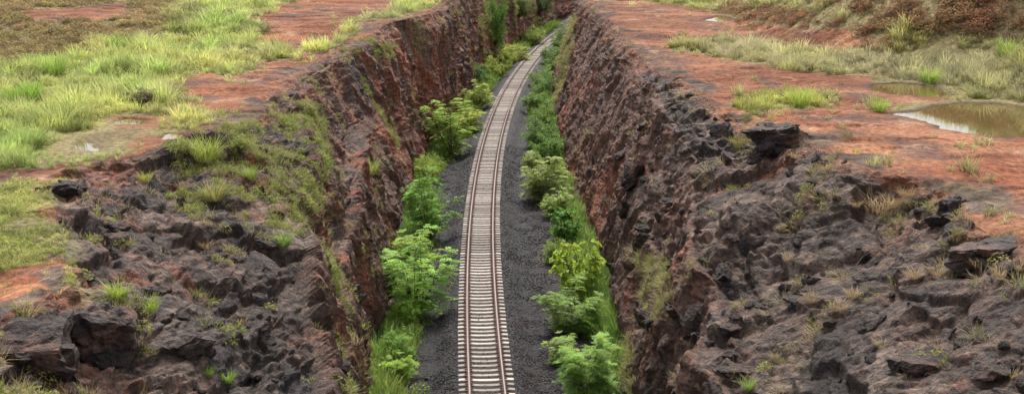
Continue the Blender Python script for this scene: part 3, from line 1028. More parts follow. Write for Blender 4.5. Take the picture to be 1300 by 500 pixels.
# ------------------------------------------------------------------ grass on the plateau and weeds on the walls (nobody could count them)
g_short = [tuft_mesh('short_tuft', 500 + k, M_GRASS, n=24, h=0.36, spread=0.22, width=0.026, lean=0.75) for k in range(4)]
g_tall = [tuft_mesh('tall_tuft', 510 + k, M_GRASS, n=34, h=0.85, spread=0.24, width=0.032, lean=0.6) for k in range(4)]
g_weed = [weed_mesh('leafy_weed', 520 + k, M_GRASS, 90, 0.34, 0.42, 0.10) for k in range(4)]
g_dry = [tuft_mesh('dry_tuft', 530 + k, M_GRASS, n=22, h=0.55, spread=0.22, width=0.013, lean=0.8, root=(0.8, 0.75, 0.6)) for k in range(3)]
SRC = g_short + g_tall + g_weed + g_dry
I_SH, I_TA, I_WE, I_DR = (0, 4), (4, 8), (8, 12), (12, 15)

def pick(rng, r, n):
    return rng.integers(r[0], r[1], n)
def ground_points(side, n):
    """random points on a plateau, denser towards the camera, with the height of the mesh"""
    rng = np.random.default_rng(900 if side == 'L' else 901)
    yv = np.exp(rng.uniform(math.log(24), math.log(215), n))
    half = 650 / FPX * np.sqrt(yv ** 2 + 60) * 1.08
    xv = -half * rng.uniform(0, 1, n) if side == 'L' else half * rng.uniform(0, 1, n)
    rim = np.interp(yv, ROWS, (L if side == 'L' else R)[2])
    s_ = (rim - xv) if side == 'L' else (xv - rim)
    k = s_ > -0.2
    xv, yv, s_ = xv[k], yv[k], s_[k]
    r = np.clip(np.searchsorted(ROWS, yv), 1, NR - 1)
    zz = np.zeros(len(xv)); rk = np.zeros(len(xv))
    c0, c1 = (0, c_lw[0] + 1) if side == 'L' else (c_rw[1] - 1, X.shape[1])
    for a in np.unique(r):
        m = r == a
        zz[m] = np.interp(xv[m], X[a, c0:c1], Z[a, c0:c1])
        rk[m] = np.interp(xv[m], X[a, c0:c1], ROCKM[a, c0:c1])
    return rng, xv, yv, zz, s_, rk

def px_of(x, y, z):
    dz = z - CAMZ
    zc = y * math.cos(PITCH) - dz * math.sin(PITCH)
    yc = y * math.sin(PITCH) + dz * math.cos(PITCH)
    return 650 + FPX * x / zc, 250 - FPX * yc / zc

BROWN_L = W((-80, -10), (215, -10), (225, 28), (190, 50), (120, 56), (60, 80), (-80, 92))
RED_R = [W((1040, -15), (1400, -20), (1400, 60), (1300, 56), (1200, 46), (1110, 30), (1060, 14)), W((925, 4), (1000, 14), (1120, 36), (1130, 60), (1040, 68), (1000, 50), (940, 36))]
GREY_R = W((1060, 62), (1130, 70), (1300, 90), (1400, 120), (1400, 138), (1200, 122), (1100, 96))
PALE_R = W((865, 54), (960, 48), (1080, 62), (1150, 74), (1130, 99), (1030, 92), (930, 78))
YEL_L = W((60, 130), (260, 80), (330, 60), (200, 200), (0, 215), (-50, 190))

def plant_plateau(side, n):
    rng, x, y, z, s_, rk = ground_points(side, n)
    b = bare_at(x, y)
    b = np.maximum(b, 1.0 - s_ / 1.3 + 1.6 * fbm(x / 3, y / 3, 0 * x, 4, 305) - 3 * sstep(52, 46, y) * (side == 'L'))
    fx_, fy_ = flat10(x, y)
    wet = np.full(len(x), -9.0)
    for sd, w, lv in PUDW:
        wet = np.maximum(wet, polydist(x, y, w))
    patch = fbm(x / 3.2, y / 2.2, 0 * x, 3, 600)
    keep = (b < -0.25) & (wet < (-0.12 if side == 'R' else -0.1)) & (rng.uniform(0, 1, len(x)) < np.clip(0.72 + 0.5 * patch, 0.15, 1))
    keep |= (wet < -0.2) & (rng.uniform(0, 1, len(x)) < 0.30 * sstep(0.9, -0.3, b) + 0.10 * sstep(0.15, 0.5, fbm(x / 1.4, y / 1.8, 0 * x, 3, 605)))
    if side == 'R':
        rw = polydist(fx_, fy_, RED_R[1])
        keep |= (rw > -0.5) & (rng.uniform(0, 1, len(x)) < 0.4)
    keep &= ~((rk > 0.5) & (rng.uniform(0, 1, len(x)) < 0.72))
    x, y, z, s_, b, wet, patch, fx_, fy_ = (v[keep] for v in (x, y, z, s_, b, wet, patch, fx_, fy_))
    n = len(x)
    big = fbm(x / 8, y / 5, 0 * x, 3, 610)
    med = fbm(x / 2.0, y / 1.5, 0 * x, 3, 620)
    idx = pick(rng, I_SH, n)
    u = rng.uniform(0, 1, n)
    idx = np.where(u < 0.22 + 0.4 * np.clip(big, 0, 1), pick(rng, I_TA, n), idx)
    idx = np.where((u > 0.72 - 0.3 * np.clip(med, 0, 1)), pick(rng, I_WE, n), idx)
    idx = np.where(rng.uniform(0, 1, n) < 0.10, pick(rng, I_DR, n), idx)
    # colours of the living grass
    yel, grn, olv, dry, brn, red = ((0.52, 0.53, 0.20), (0.36, 0.47, 0.16), (0.38, 0.37, 0.225), (0.50, 0.43, 0.26), (0.30, 0.205, 0.14), (0.25, 0.12, 0.08))
    t = np.clip(0.5 + 0.9 * big + 0.5 * med, 0, 1)
    c = lerp3(yel, grn, t) if side == 'L' else lerp3(olv, (0.40, 0.42, 0.12), t)
    olive = sstep(0.05, 0.5, fbm(x / 5 + 9, y / 3.5, 0 * x, 3, 640))
    c = lerp3(c, olv, olive * 0.7)
    edge = sstep(-1.6, -0.1, b)
    c = lerp3(c, dry, edge * 0.45 * rng.uniform(0, 1, n))
    isdry = (idx >= I_DR[0])
    c[isdry] = np.array(dry) * rng.uniform(0.8, 1.2, (isdry.sum(), 1))
    hs = rng.uniform(0.7, 1.25, n)
    if side == 'L':
        w = sstep(-3, 2, polydist(fx_, fy_, BROWN_L) + 3 * med)
        c = lerp3(c, lerp3(brn, (0.34, 0.29, 0.14), np.clip(0.4 + 0.9 * med, 0, 1)), w * 0.95)
        idx = np.where((w > 0.5) & (u < 0.6), pick(rng, I_WE, n), idx)
        near = sstep(50, 40, y)
        c = lerp3(c, (0.38, 0.40, 0.14), near * 0.6)
        hs = np.where(y < 50, hs * 0.65, hs)
        idx = np.where((y < 50) & (u < 0.5), pick(rng, I_SH, n), idx)
    else:
        for p_ in RED_R:
            w = sstep(-3, 1, polydist(fx_, fy_, p_) + 3 * med)
            c = lerp3(c, lerp3(red, (0.33, 0.22, 0.14), np.clip(0.3 + med, 0, 1)), w * 0.95)
            idx = np.where((w > 0.5) & (u < 0.8), pick(rng, I_WE, n), idx)
        w = sstep(-2, 1, polydist(fx_, fy_, GREY_R) + 2 * med)
        c = lerp3(c, (0.36, 0.335, 0.22), w * 0.65)
        w = sstep(-1, 1, polydist(fx_, fy_, PALE_R) + 1.5 * med)
        c = lerp3(c, (0.50, 0.46, 0.32), w * 0.5)
        hs = np.where(w > 0.5, hs * 0.8, hs)
        for p_ in LUSH:
            w = sstep(-0.3, 0.5, polydist(fx_, fy_, p_))
            c = lerp3(c, (0.40, 0.42, 0.10), w * 0.7)
            hs = np.where(w > 0.5, hs * 0.75, hs)
    # thin and short beside the water; the wet ground in front of the left puddles carries only low growth
    if side == 'L':
        for sd, w, lv in PUDW[2:4]:
            cx, cy = np.mean([q[0] for q in w]), np.mean([q[1] for q in w])
            hs = hs * (1 - 0.78 * sstep(1.0, 0.6, np.hypot((x - cx + 0.35 * (y - cy) * 0) / 2.3, (y - cy + 2.2) / 4.2)))
    hs = hs * (0.22 + 0.78 * sstep(-0.4, -2.0, wet)) * (0.6 + 0.4 * sstep(0.2, -1.2, b)) * (0.6 + 0.4 * sstep(0, 2.0, s_))
    spot = fbm(x / 0.9, y / 0.9, 0 * x, 3, 645)
    c = c * (rng.uniform(0.75, 1.2, n) * (1 + 0.7 * spot))[:, None]
    hs = hs * np.clip(0.95 + 1.1 * fbm(x / 1.6, y / 1.8, 0 * x, 3, 646), 0.35, 2)
    far = 1 + 0.5 * sstep(70, 160, y)
    scl = np.c_[hs * far, hs * far, hs * (0.9 + 0.3 * rng.uniform(0, 1, n))]
    rot = np.c_[rng.normal(0, 0.12, n), rng.normal(0, 0.12, n), rng.uniform(0, 6.28, n)]
    return np.c_[x, y, z - 0.02], rot, scl, idx, c
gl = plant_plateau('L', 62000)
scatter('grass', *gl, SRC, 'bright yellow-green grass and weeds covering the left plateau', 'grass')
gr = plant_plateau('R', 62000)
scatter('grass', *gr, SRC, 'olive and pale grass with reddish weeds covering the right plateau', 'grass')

def plant_wall(side, n):
    """weeds, creepers and dry grass rooted in the cracks of a rock face"""
    rng = np.random.default_rng(940 if side == 'L' else 941)
    c0, c1 = c_lw if side == 'L' else c_rw
    ri = rng.choice(np.arange(12, NR - 45), n)
    ci = rng.integers(c0 + 2, c1 - 2, n)
    x, y, z, mo = X[ri, ci], YY[ri, ci], Z[ri, ci], GREEN[ri, ci]
    px, py = px_of(x, y, z)
    t = rng.uniform(0, 1, n)
    # strips where creepers hang, as the photograph shows
    strip = np.zeros(n)
    zones = ([[(375, 390), (410, 380), (450, 500), (395, 500)], [(425, 55), (505, 48), (500, 80), (440, 85)], [(440, 75), (470, 80), (520, 180), (505, 190)],
              [(395, 330), (420, 305), (440, 400), (415, 410)], [(340, 170), (400, 110), (420, 200), (380, 330), (340, 300)], [(200, 190), (330, 150), (340, 250), (240, 270)],
              [(235, 330), (270, 320), (300, 420), (270, 430)], [(610, 0), (655, 0), (660, 60), (600, 90)], [(660, 0), (710, 0), (705, 50), (680, 50)]] if side == 'L' else
             [[(810, 320), (850, 330), (860, 420), (820, 400)], [(740, 480), (800, 420), (810, 500)], [(715, 30), (735, 20), (720, 120), (705, 130)], [(870, 330), (900, 340), (890, 380)]])
    for q in zones:
        strip = np.maximum(strip, inpoly(px, py, q))
    prob = 0.38 * sstep(0.15, 0.6, mo) + 0.62 * strip * sstep(-0.2, 0.35, mo)
    if side == 'R':
        prob = 0.16 * sstep(0.25, 0.6, mo) + 0.75 * strip * sstep(-0.3, 0.2, mo)
    prob = prob + 0.10 * sstep(0.15, 0.45, fbm(x / 1.6, y / 1.6, z / 1.6, 3, 655)) * (y < 85)
    prob = prob * (0.4 + 0.6 * sstep(6, 9, z) * (y < 75) + 0.3 * strip)
    k = t < np.clip(prob, 0, 0.9)
    x, y, z, mo, strip = x[k], y[k], z[k], mo[k], strip[k]
    n = k.sum()
    u = rng.uniform(0, 1, n)
    dr = 0.42 if side == 'L' else 0.65
    idx = np.where(u < dr, pick(rng, I_DR, n), np.where(u < 0.5 + dr / 2, pick(rng, I_SH, n), pick(rng, I_WE, n)))
    c = lerp3((0.30, 0.275, 0.13), (0.28, 0.33, 0.09), rng.uniform(0, 1, n))
    c = lerp3(c, (0.44, 0.37, 0.22), (idx >= I_DR[0]) * 1.0)
    c = lerp3(c, (0.24, 0.31, 0.08), strip * 0.5)
    if side == 'R':
        c = lerp3(c, (0.40, 0.34, 0.2), rng.uniform(0, 1, n) * 0.6)
    c = c * rng.uniform(0.7, 1.2, (n, 1))
    hs = rng.uniform(0.35, 1.0, n) * (1 + 0.5 * sstep(80, 150, y))
    rot = np.c_[rng.normal(0, 0.25, n), (0.45 if side == 'L' else -0.45) + rng.normal(0, 0.25, n), rng.uniform(0, 6.28, n) * 0 + rng.normal(0, 0.5, n)]
    return np.c_[x, y, z - 0.03], rot, np.c_[hs, hs, hs], idx, c
wl_ = plant_wall('L', 60000)
scatter('weeds', *wl_, SRC, 'weeds and creepers rooted in the cracks of the left rock face', 'weeds')
wr_ = plant_wall('R', 60000)
scatter('weeds', *wr_, SRC, 'sparse dry weeds rooted in the cracks of the right rock face', 'weeds')

# low growth at the foot of both walls, along the ballast
def plant_foot():
    rng = np.random.default_rng(950)
    n = 14000
    y = np.exp(rng.uniform(math.log(48), math.log(235), n))
    sd = rng.uniform(0, 1, n) < 0.5
    lb, rb = np.interp(y, ROWS, L[0]), np.interp(y, ROWS, R[0])
    tx_ = track_x(y)
    dist = np.abs(rng.normal(0, 0.75, n))
    far = sstep(110, 140, y)
    dist = dist * (1 + 0.9 * far)
    x = np.where(sd, lb + dist - 0.2, rb - dist + 0.2)
    dens = np.clip(0.5 + 1.3 * fbm(x / 3, y / 4, sd * 9.0, 3, 660), 0, 1)
    dens = np.maximum(dens, far * np.where(sd, 1, 0.6))
    k = (np.abs(x - tx_) > 2.7) & (rng.uniform(0, 1, n) < dens)
    x, y, sd, dist = x[k], y[k], sd[k], dist[k]
    n = len(x)
    z = np.full(n, -0.45) + 0.25 * np.clip(0.3 - dist, 0, 1)
    u = rng.uniform(0, 1, n)
    idx = np.where(u < 0.45, pick(rng, I_WE, n), np.where(u < 0.75, pick(rng, I_SH, n), pick(rng, I_TA, n)))
    c = lerp3((0.14, 0.265, 0.06), (0.31, 0.37, 0.10), np.clip(rng.uniform(0, 1, n) * 0.7 + 0.5 * fbm(x / 4, y / 6, 0 * x, 2, 670), 0, 1))
    c = c * rng.uniform(0.75, 1.15, (n, 1))
    hs = rng.uniform(0.5, 1.5, n) * (1 + 0.3 * sstep(100, 150, y))
    rot = np.c_[rng.normal(0, 0.15, n), rng.normal(0, 0.15, n), rng.uniform(0, 6.28, n)]
    return np.c_[x, y, z], rot, np.c_[hs, hs, hs], idx, c
scatter('undergrowth', *plant_foot(), SRC, 'low green undergrowth at the foot of both rock faces beside the ballast', 'undergrowth')

# ballast stones
def stone_mesh(seed, mat, sub=1, rough=0.35, flat=(1, 1, 0.7), cuts=0):
    """a broken stone: a rounded body cut by random flat planes"""
    rng = np.random.default_rng(seed)
    n = 7 if sub < 2 else 12
    th = np.linspace(0.12, math.pi - 0.12, n)
    V = [(0, 0, 1)]
    for a in th[1:-1]:
        for b in np.linspace(0, 2 * math.pi, 2 * n, endpoint=False):
            V.append((math.sin(a) * math.cos(b), math.sin(a) * math.sin(b), math.cos(a)))
    V.append((0, 0, -1))
    V = np.array(V)
    V = V + rng.normal(0, 0.02, V.shape)
    for k in range(cuts or 9):
        d = rng.normal(0, 1, 3)
        d /= np.linalg.norm(d)
        lim = rng.uniform(0.5, 0.8)
        over = np.maximum(V @ d - lim, 0)
        V = V - over[:, None] * d[None, :]
    V = V * np.array(flat)
    m, r = 2 * n, n - 2
    T = [(0, 1 + j, 1 + (j + 1) % m) for j in range(m)]
    Q = []
    for i in range(r - 1):
        for j in range(m):
            a = 1 + i * m + j; b = 1 + i * m + (j + 1) % m
            Q.append((a, a + m, b + m, b))
    e = len(V) - 1
    T += [(e, 1 + (r - 1) * m + (j + 1) % m, 1 + (r - 1) * m + j) for j in range(m)]
    return mesh_np('stone', V, [np.array(Q), np.array(T)], mat, False)

def mat_stone(name, dark, lite, scale=3.0):
    N = Nodes(name)
    info = N.n('ShaderNodeObjectInfo')
    sp = N.n('ShaderNodeVectorMath', operation='ADD')
    N.l(N.obj(), sp.inputs[0])
    N.l(info.outputs['Location'], sp.inputs[1])
    f = N.noise(scale, 7, 0.7, sp.outputs[0])
    c = N.ramp(f, [(0.3, dark), (0.7, lite)])
    f2 = N.noise(scale * 0.4, 3, 0.6, sp.outputs[0])
    c = N.mix(N.ramp(f2, [(0.5, (0, 0, 0)), (0.72, (0.6, 0.6, 0.6))]), c, (0.13, 0.07, 0.05))
    v = N.n('ShaderNodeMapRange')
    N.l(info.outputs['Random'], v.inputs[0])
    v.inputs[3].default_value, v.inputs[4].default_value = 0.65, 1.3
    c = N.mix(1.0, c, v.outputs[0], 'MULTIPLY')
    N.l(c, N.b.inputs['Base Color'])
    N.b.inputs['Roughness'].default_value = 0.7
    N.b.inputs['Specular IOR Level'].default_value = 0.35
    N.bump(f, 0.7, 0.08)
    return N.m
M_STONE = mat_stone('broken_basalt', (0.040, 0.037, 0.038), (0.105, 0.095, 0.094))
M_GRAVEL = mat_stone('ballast_stone', (0.018, 0.017, 0.018), (0.055, 0.051, 0.052), 1.0)
gst = []
for k in range(4):
    rng = np.random.default_rng(980 + k)
    m = stone_mesh(980 + k, M_GRAVEL, cuts=7)
    gst.append(m)
def ballast():
    rng = np.random.default_rng(960)
    n = 60000
    y = 44 + (rng.uniform(0, 1, n) ** 1.6) * 66
    lb, rb = np.interp(y, ROWS, L[0]), np.interp(y, ROWS, R[0])
    x = lb + (rb - lb) * rng.uniform(0.04, 0.96, n)
    o_ = np.abs(x - track_x(y))
    k = (o_ > 1.22) | (rng.uniform(0, 1, n) < 0.12)
    x, y, o_ = x[k], y[k], o_[k]
    n = len(x)
    z = -0.03 - 0.42 * sstep(1.5, 2.5, o_)
    s_ = rng.uniform(0.025, 0.06, n)
    return np.c_[x, y, z], rng.uniform(0, 6.28, (n, 3)), np.c_[s_, s_, s_], rng.integers(0, 4, n), np.ones((n, 3))
scatter('gravel', *ballast(), gst, 'dark loose ballast stones on the floor of the cutting', 'gravel')

def fallen():
    rng = np.random.default_rng(970)
    n = 2600
    y = np.exp(rng.uniform(math.log(46), math.log(150), n))
    sd = rng.uniform(0, 1, n) < 0.5
    dist = np.abs(rng.normal(0, 0.8, n)) - 0.35
    x = np.where(sd, np.interp(y, ROWS, L[0]) + dist, np.interp(y, ROWS, R[0]) - dist)
    s_ = 0.05 + 0.22 * rng.uniform(0, 1, n) ** 3
    return np.c_[x, y, np.full(n, -0.42) + s_ * 0.3], rng.uniform(0, 6.28, (n, 3)), np.c_[s_, s_, s_ * 0.8], rng.integers(0, 4, n), np.ones((n, 3))
M_STONE2 = mat_stone('fallen_rock', (0.05, 0.036, 0.03), (0.15, 0.105, 0.085), 2.0)
scatter('rubble', *fallen(), [stone_mesh(990 + k, M_STONE2, cuts=8) for k in range(4)], 'brown fallen stones along the foot of both rock faces', 'rubble')

# ------------------------------------------------------------------ shrubs beside the track, one by one
FE = [shrub_meshes(1000 + k, 'feather', 3.0, 3.4) for k in range(5)]
BR = [shrub_meshes(1010 + k, 'broad', 2.4, 2.2, 1.2) for k in range(2)]
SM = [shrub_meshes(1020 + k, 'small', 2.6, 2.6, 1.3) for k in range(5)]
def plant(name, kinds, k, loc, w, h, col, label, cat, group, lean=0.0):
    fol, stm = kinds[k % len(kinds)]
    W0, H0 = {id(FE): (3.5, 2.75), id(BR): (2.3, 2.2), id(SM): (2.8, 2.3)}[id(kinds)]
    root = bpy.data.objects.new(name, None)
    COL.objects.link(root)
    root.location = loc
    root.rotation_euler = (random.uniform(-0.12, 0.12), random.uniform(-0.12, 0.12), random.uniform(0, 6.28))
    root.scale = (w / W0, w / W0, h / H0)
    f = link('foliage', fol, root)
    f.color = (*col, 1)
    link('stem', stm, root)
    tag(root, label, cat, group)
    return root
FEA, MID, DEEP, YELG = (0.16, 0.31, 0.06), (0.125, 0.25, 0.05), (0.07, 0.17, 0.04), (0.19, 0.31, 0.06)
GRPL, GRPR = 'shrubs left of the track', 'shrubs right of the track'
SHR = [  # kind, px centre, base py, width px, height px, colour, label, group
    (FE, 0, 528, 398, 104, 110, FEA, 'wide feathery bright green shrub nearest to the camera on the track\'s left', GRPL),
    (FE, 1, 545, 302, 56, 96, (0.12, 0.26, 0.05), 'tall narrow green shrub behind the wide feathery one left of the track', GRPL),
    (FE, 2, 573, 196, 72, 66, YELG, 'broad rounded yellow-green shrub leaning towards the track halfway along', GRPL),
    (SM, 0, 504, 450, 44, 36, MID, 'low leafy green shrub in front of the wide feathery shrub', GRPL),
    (FE, 1, 608, 138, 40, 36, (0.2, 0.28, 0.05), 'small light green shrub behind the broad rounded one on the left', GRPL),
    (SM, 1, 606, 112, 36, 34, DEEP, 'dark green shrub against the far left rock face', GRPL),
    (SM, 2, 627, 98, 40, 26, (0.19, 0.26, 0.05), 'low yellow-green shrub left of the far track bend', GRPL),
    (SM, 0, 628, 62, 36, 60, (0.085, 0.18, 0.04), 'tall green tree-like shrub climbing the far left rock face', GRPL),
    (SM, 1, 652, 78, 40, 24, (0.21, 0.27, 0.05), 'rounded yellow-green shrub beside the far track bend', GRPL),
    (SM, 2, 676, 58, 34, 22, (0.17, 0.24, 0.06), 'last yellow-green shrub where the track disappears on the left', GRPL),
    (FE, 2, 745, 500, 84, 86, (0.13, 0.25, 0.05), 'feathery green shrub at the bottom edge on the track\'s right', GRPR),
    (FE, 0, 724, 418, 74, 74, (0.135, 0.235, 0.06), 'second feathery shrub from the bottom edge right of the track', GRPR),
    (BR, 0, 737, 372, 62, 80, (0.19, 0.30, 0.045), 'large-leaved yellow-green shrub right of the track', GRPR),
    (BR, 1, 717, 302, 40, 48, (0.075, 0.185, 0.04), 'deep green broad-leaved shrub behind the yellow-green large-leaved one', GRPR),
    (FE, 1, 688, 252, 70, 62, (0.175, 0.25, 0.07), 'loose feathery pale green shrub spreading towards the track on the right', GRPR),
    (SM, 0, 695, 205, 46, 42, (0.10, 0.2, 0.05), 'green shrub just behind the loose pale feathery one', GRPR),
    (SM, 1, 683, 184, 42, 34, (0.09, 0.185, 0.04), 'first dense green shrub in the far right-hand row', GRPR),
    (SM, 2, 691, 162, 42, 34, (0.12, 0.22, 0.045), 'second dense green shrub in the far right-hand row', GRPR),
    (SM, 0, 684, 142, 40, 30, (0.10, 0.20, 0.045), 'third dense green shrub in the far right-hand row', GRPR),
    (SM, 1, 694, 124, 38, 32, (0.08, 0.17, 0.04), 'fourth dense green shrub in the far right-hand row', GRPR),
    (SM, 2, 687, 110, 36, 28, (0.12, 0.22, 0.05), 'fifth dense green shrub in the far right-hand row', GRPR),
    (SM, 0, 700, 98, 34, 32, (0.09, 0.18, 0.04), 'sixth dense green shrub in the far right-hand row', GRPR),
    (SM, 1, 698, 82, 32, 28, (0.11, 0.20, 0.06), 'seventh dense green shrub in the far right-hand row', GRPR),
    (SM, 2, 709, 70, 30, 28, (0.10, 0.19, 0.06), 'eighth dense green shrub in the far right-hand row', GRPR),
    (SM, 0, 713, 54, 28, 28, (0.12, 0.2, 0.07), 'last pale green shrub of the right-hand row at the bend', GRPR),
    (FE, 3, 506, 478, 46, 40, (0.17, 0.30, 0.05), 'small ragged green shrub at the left wall near the bottom edge', GRPL),
    (SM, 3, 512, 414, 40, 40, (0.14, 0.27, 0.05), 'leafy shrub between the low one and the wide feathery one', GRPL),
    (FE, 4, 524, 340, 60, 62, (0.19, 0.31, 0.06), 'light green feathery shrub right behind the wide one on the left', GRPL),
    (SM, 4, 532, 272, 40, 50, (0.12, 0.24, 0.05), 'leafy green shrub pressed against the left wall behind the narrow one', GRPL),
    (SM, 2, 544, 226, 36, 30, (0.2, 0.3, 0.06), 'low bright shrub at the left wall before the broad rounded one', GRPL),
    (FE, 3, 596, 168, 46, 34, (0.24, 0.32, 0.06), 'low yellow-green shrub touching the far side of the broad rounded one', GRPL),
    (SM, 3, 640, 86, 34, 22, (0.2, 0.27, 0.06), 'small bright shrub between two rounded ones near the bend', GRPL),
    (FE, 4, 716, 456, 44, 40, (0.16, 0.26, 0.06), 'small ragged shrub on the ballast side of the bottom feathery shrub', GRPR),
    (SM, 3, 752, 420, 42, 46, (0.12, 0.24, 0.05), 'leafy shrub against the right wall behind the bottom feathery shrub', GRPR),
    (SM, 4, 704, 330, 34, 30, (0.15, 0.24, 0.06), 'small green shrub in front of the deep green broad-leaved one', GRPR),
    (FE, 3, 706, 272, 46, 44, (0.16, 0.25, 0.06), 'feathery shrub between the deep green one and the loose pale one', GRPR),
    (SM, 4, 676, 214, 32, 24, (0.17, 0.25, 0.07), 'low shrub on the ballast edge before the far right-hand row', GRPR),
    (SM, 1, 690, 28, 30, 26, (0.09, 0.15, 0.06), 'greyish green bush on the far end wall of the cutting', GRPL),
    (SM, 2, 660, 22, 34, 30, (0.12, 0.17, 0.06), 'olive bush hanging on the far left wall past the bend', GRPL),
]
for kinds, k, px, py, wpx, hpx, col, label, grp in SHR:
    x, yv = P(px + (5 if grp == GRPR and py < 135 else 0), py, -0.25)
    zc = yv * math.cos(PITCH) + 20.2 * math.sin(PITCH)
    sc = zc / FPX
    # keep out of the rock: the foot of the wall is the limit
    z0 = float(np.interp(x, np.maximum.accumulate(X[ALL.row(yv)]), Z[ALL.row(yv)]))
    if z0 > 1.2:
        p, n = hit(px, py)
        x, yv, z0 = p
        sc = yv * 1.03 / FPX
    plant('shrub', kinds, k, (x, yv, z0 - 0.05), wpx * sc * 1.06 * random.uniform(0.9, 1.1), hpx * sc * 0.96 * random.uniform(0.9, 1.1), (1.85 * col[0], 1.6 * col[1], 1.45 * col[2]), label, 'shrub', grp)

# ------------------------------------------------------------------ single tussocks and bushes that stand out
TU_G = [tuft_mesh('tussock_blades', 1100 + k, M_LEAF, n=150, h=0.9, spread=0.34, width=0.024, lean=0.75) for k in range(3)]
TU_D = [tuft_mesh('dry_tussock_blades', 1110 + k, M_LEAF, n=120, h=0.6, spread=0.32, width=0.014, lean=0.9, root=(0.7, 0.65, 0.55)) for k in range(3)]
def tussock(px, py, wpx, col, label, dry=False, group=None, hk=1.0):
    p, n = hit(px, py)
    sc = p[1] * 1.03 / FPX
    s_ = wpx * sc / (1.5 if not dry else 1.3)
    o = link('grass_tussock', (TU_D if dry else TU_G)[random.randrange(3)], None, (p[0], p[1], p[2] - 0.04), (0, 0, random.uniform(0, 6.28)), (s_, s_, s_ * hk))
    o.color = (1.35 * col[0], 1.3 * col[1], 1.5 * col[2], 1)
    tag(o, label, 'grass tussock', group)
BRT, STRAW, OLV = (0.25, 0.34, 0.05), (0.34, 0.27, 0.14), (0.22, 0.21, 0.08)
for a in [
    (150, 378, 44, BRT, 'bright green tussock above the dark rock ledge at lower left'),
    (188, 402, 44, (0.24, 0.33, 0.06), 'bright green tussock just right of the other one on the lower left ledge'),
    (88, 338, 26, OLV, 'olive tussock at the edge of the bare red earth at lower left'),
    (360, 318, 34, (0.17, 0.28, 0.05), 'bright green tussock on the left rock face beside the dark crevice'),
    (272, 255, 44, (0.26, 0.26, 0.08), 'yellowish tussock in the middle of the left rocky slope'),
    (186, 232, 30, (0.28, 0.29, 0.07), 'yellow-green tussock at the rim just below the tiny pale puddle'),
    (262, 205, 60, (0.24, 0.29, 0.06), 'wide yellow-green tussock on the left bench above the rocky slope'),
    (318, 232, 34, (0.22, 0.29, 0.06), 'green tussock on the edge of the left bench'),
    (470, 220, 36, (0.26, 0.32, 0.08), 'yellow-green tussock clinging halfway up the left rock face'),
    (40, 128, 50, (0.2, 0.33, 0.05), 'tall bright green tussock at the far left edge of the field'),
    (12, 132, 44, (0.2, 0.33, 0.05), 'tall bright green tussock cut by the left picture edge'),
    (70, 96, 50, (0.22, 0.33, 0.06), 'bright green tussock behind the tall ones at the left edge'),
    (150, 64, 44, (0.22, 0.31, 0.07), 'green tussock below the brown patch on the left plateau'),
    (1015, 136, 44, (0.25, 0.33, 0.06), 'green tussock on the red earth above the dark boulder'),
    (1116, 142, 30, (0.25, 0.34, 0.06), 'small bright green tussock beside the tip of the large puddle'),
    (1180, 106, 40, (0.22, 0.31, 0.06), 'green tussock behind the olive puddle'),
    (1280, 74, 50, (0.22, 0.32, 0.06), 'bright green tussock in the field at the right edge'),
    (938, 188, 30, (0.27, 0.27, 0.08), 'yellowish tussock left of the dark boulder on the right rim'),
    (492, 458, 40, (0.18, 0.33, 0.04), 'bright green tussock at the foot of the left rock face'),
    (482, 497, 38, (0.17, 0.33, 0.04), 'bright green tussock at the bottom edge left of the ballast'),
    (950, 494, 28, (0.2, 0.31, 0.06), 'small green tussock on the right rock face at the bottom edge'),
    (290, 498, 30, (0.19, 0.31, 0.05), 'green tussock on the left rock face at the bottom edge'),
    (265, 478, 24, (0.19, 0.31, 0.05), 'small green tussock on the lower left rock face'),
]:
    tussock(*a)
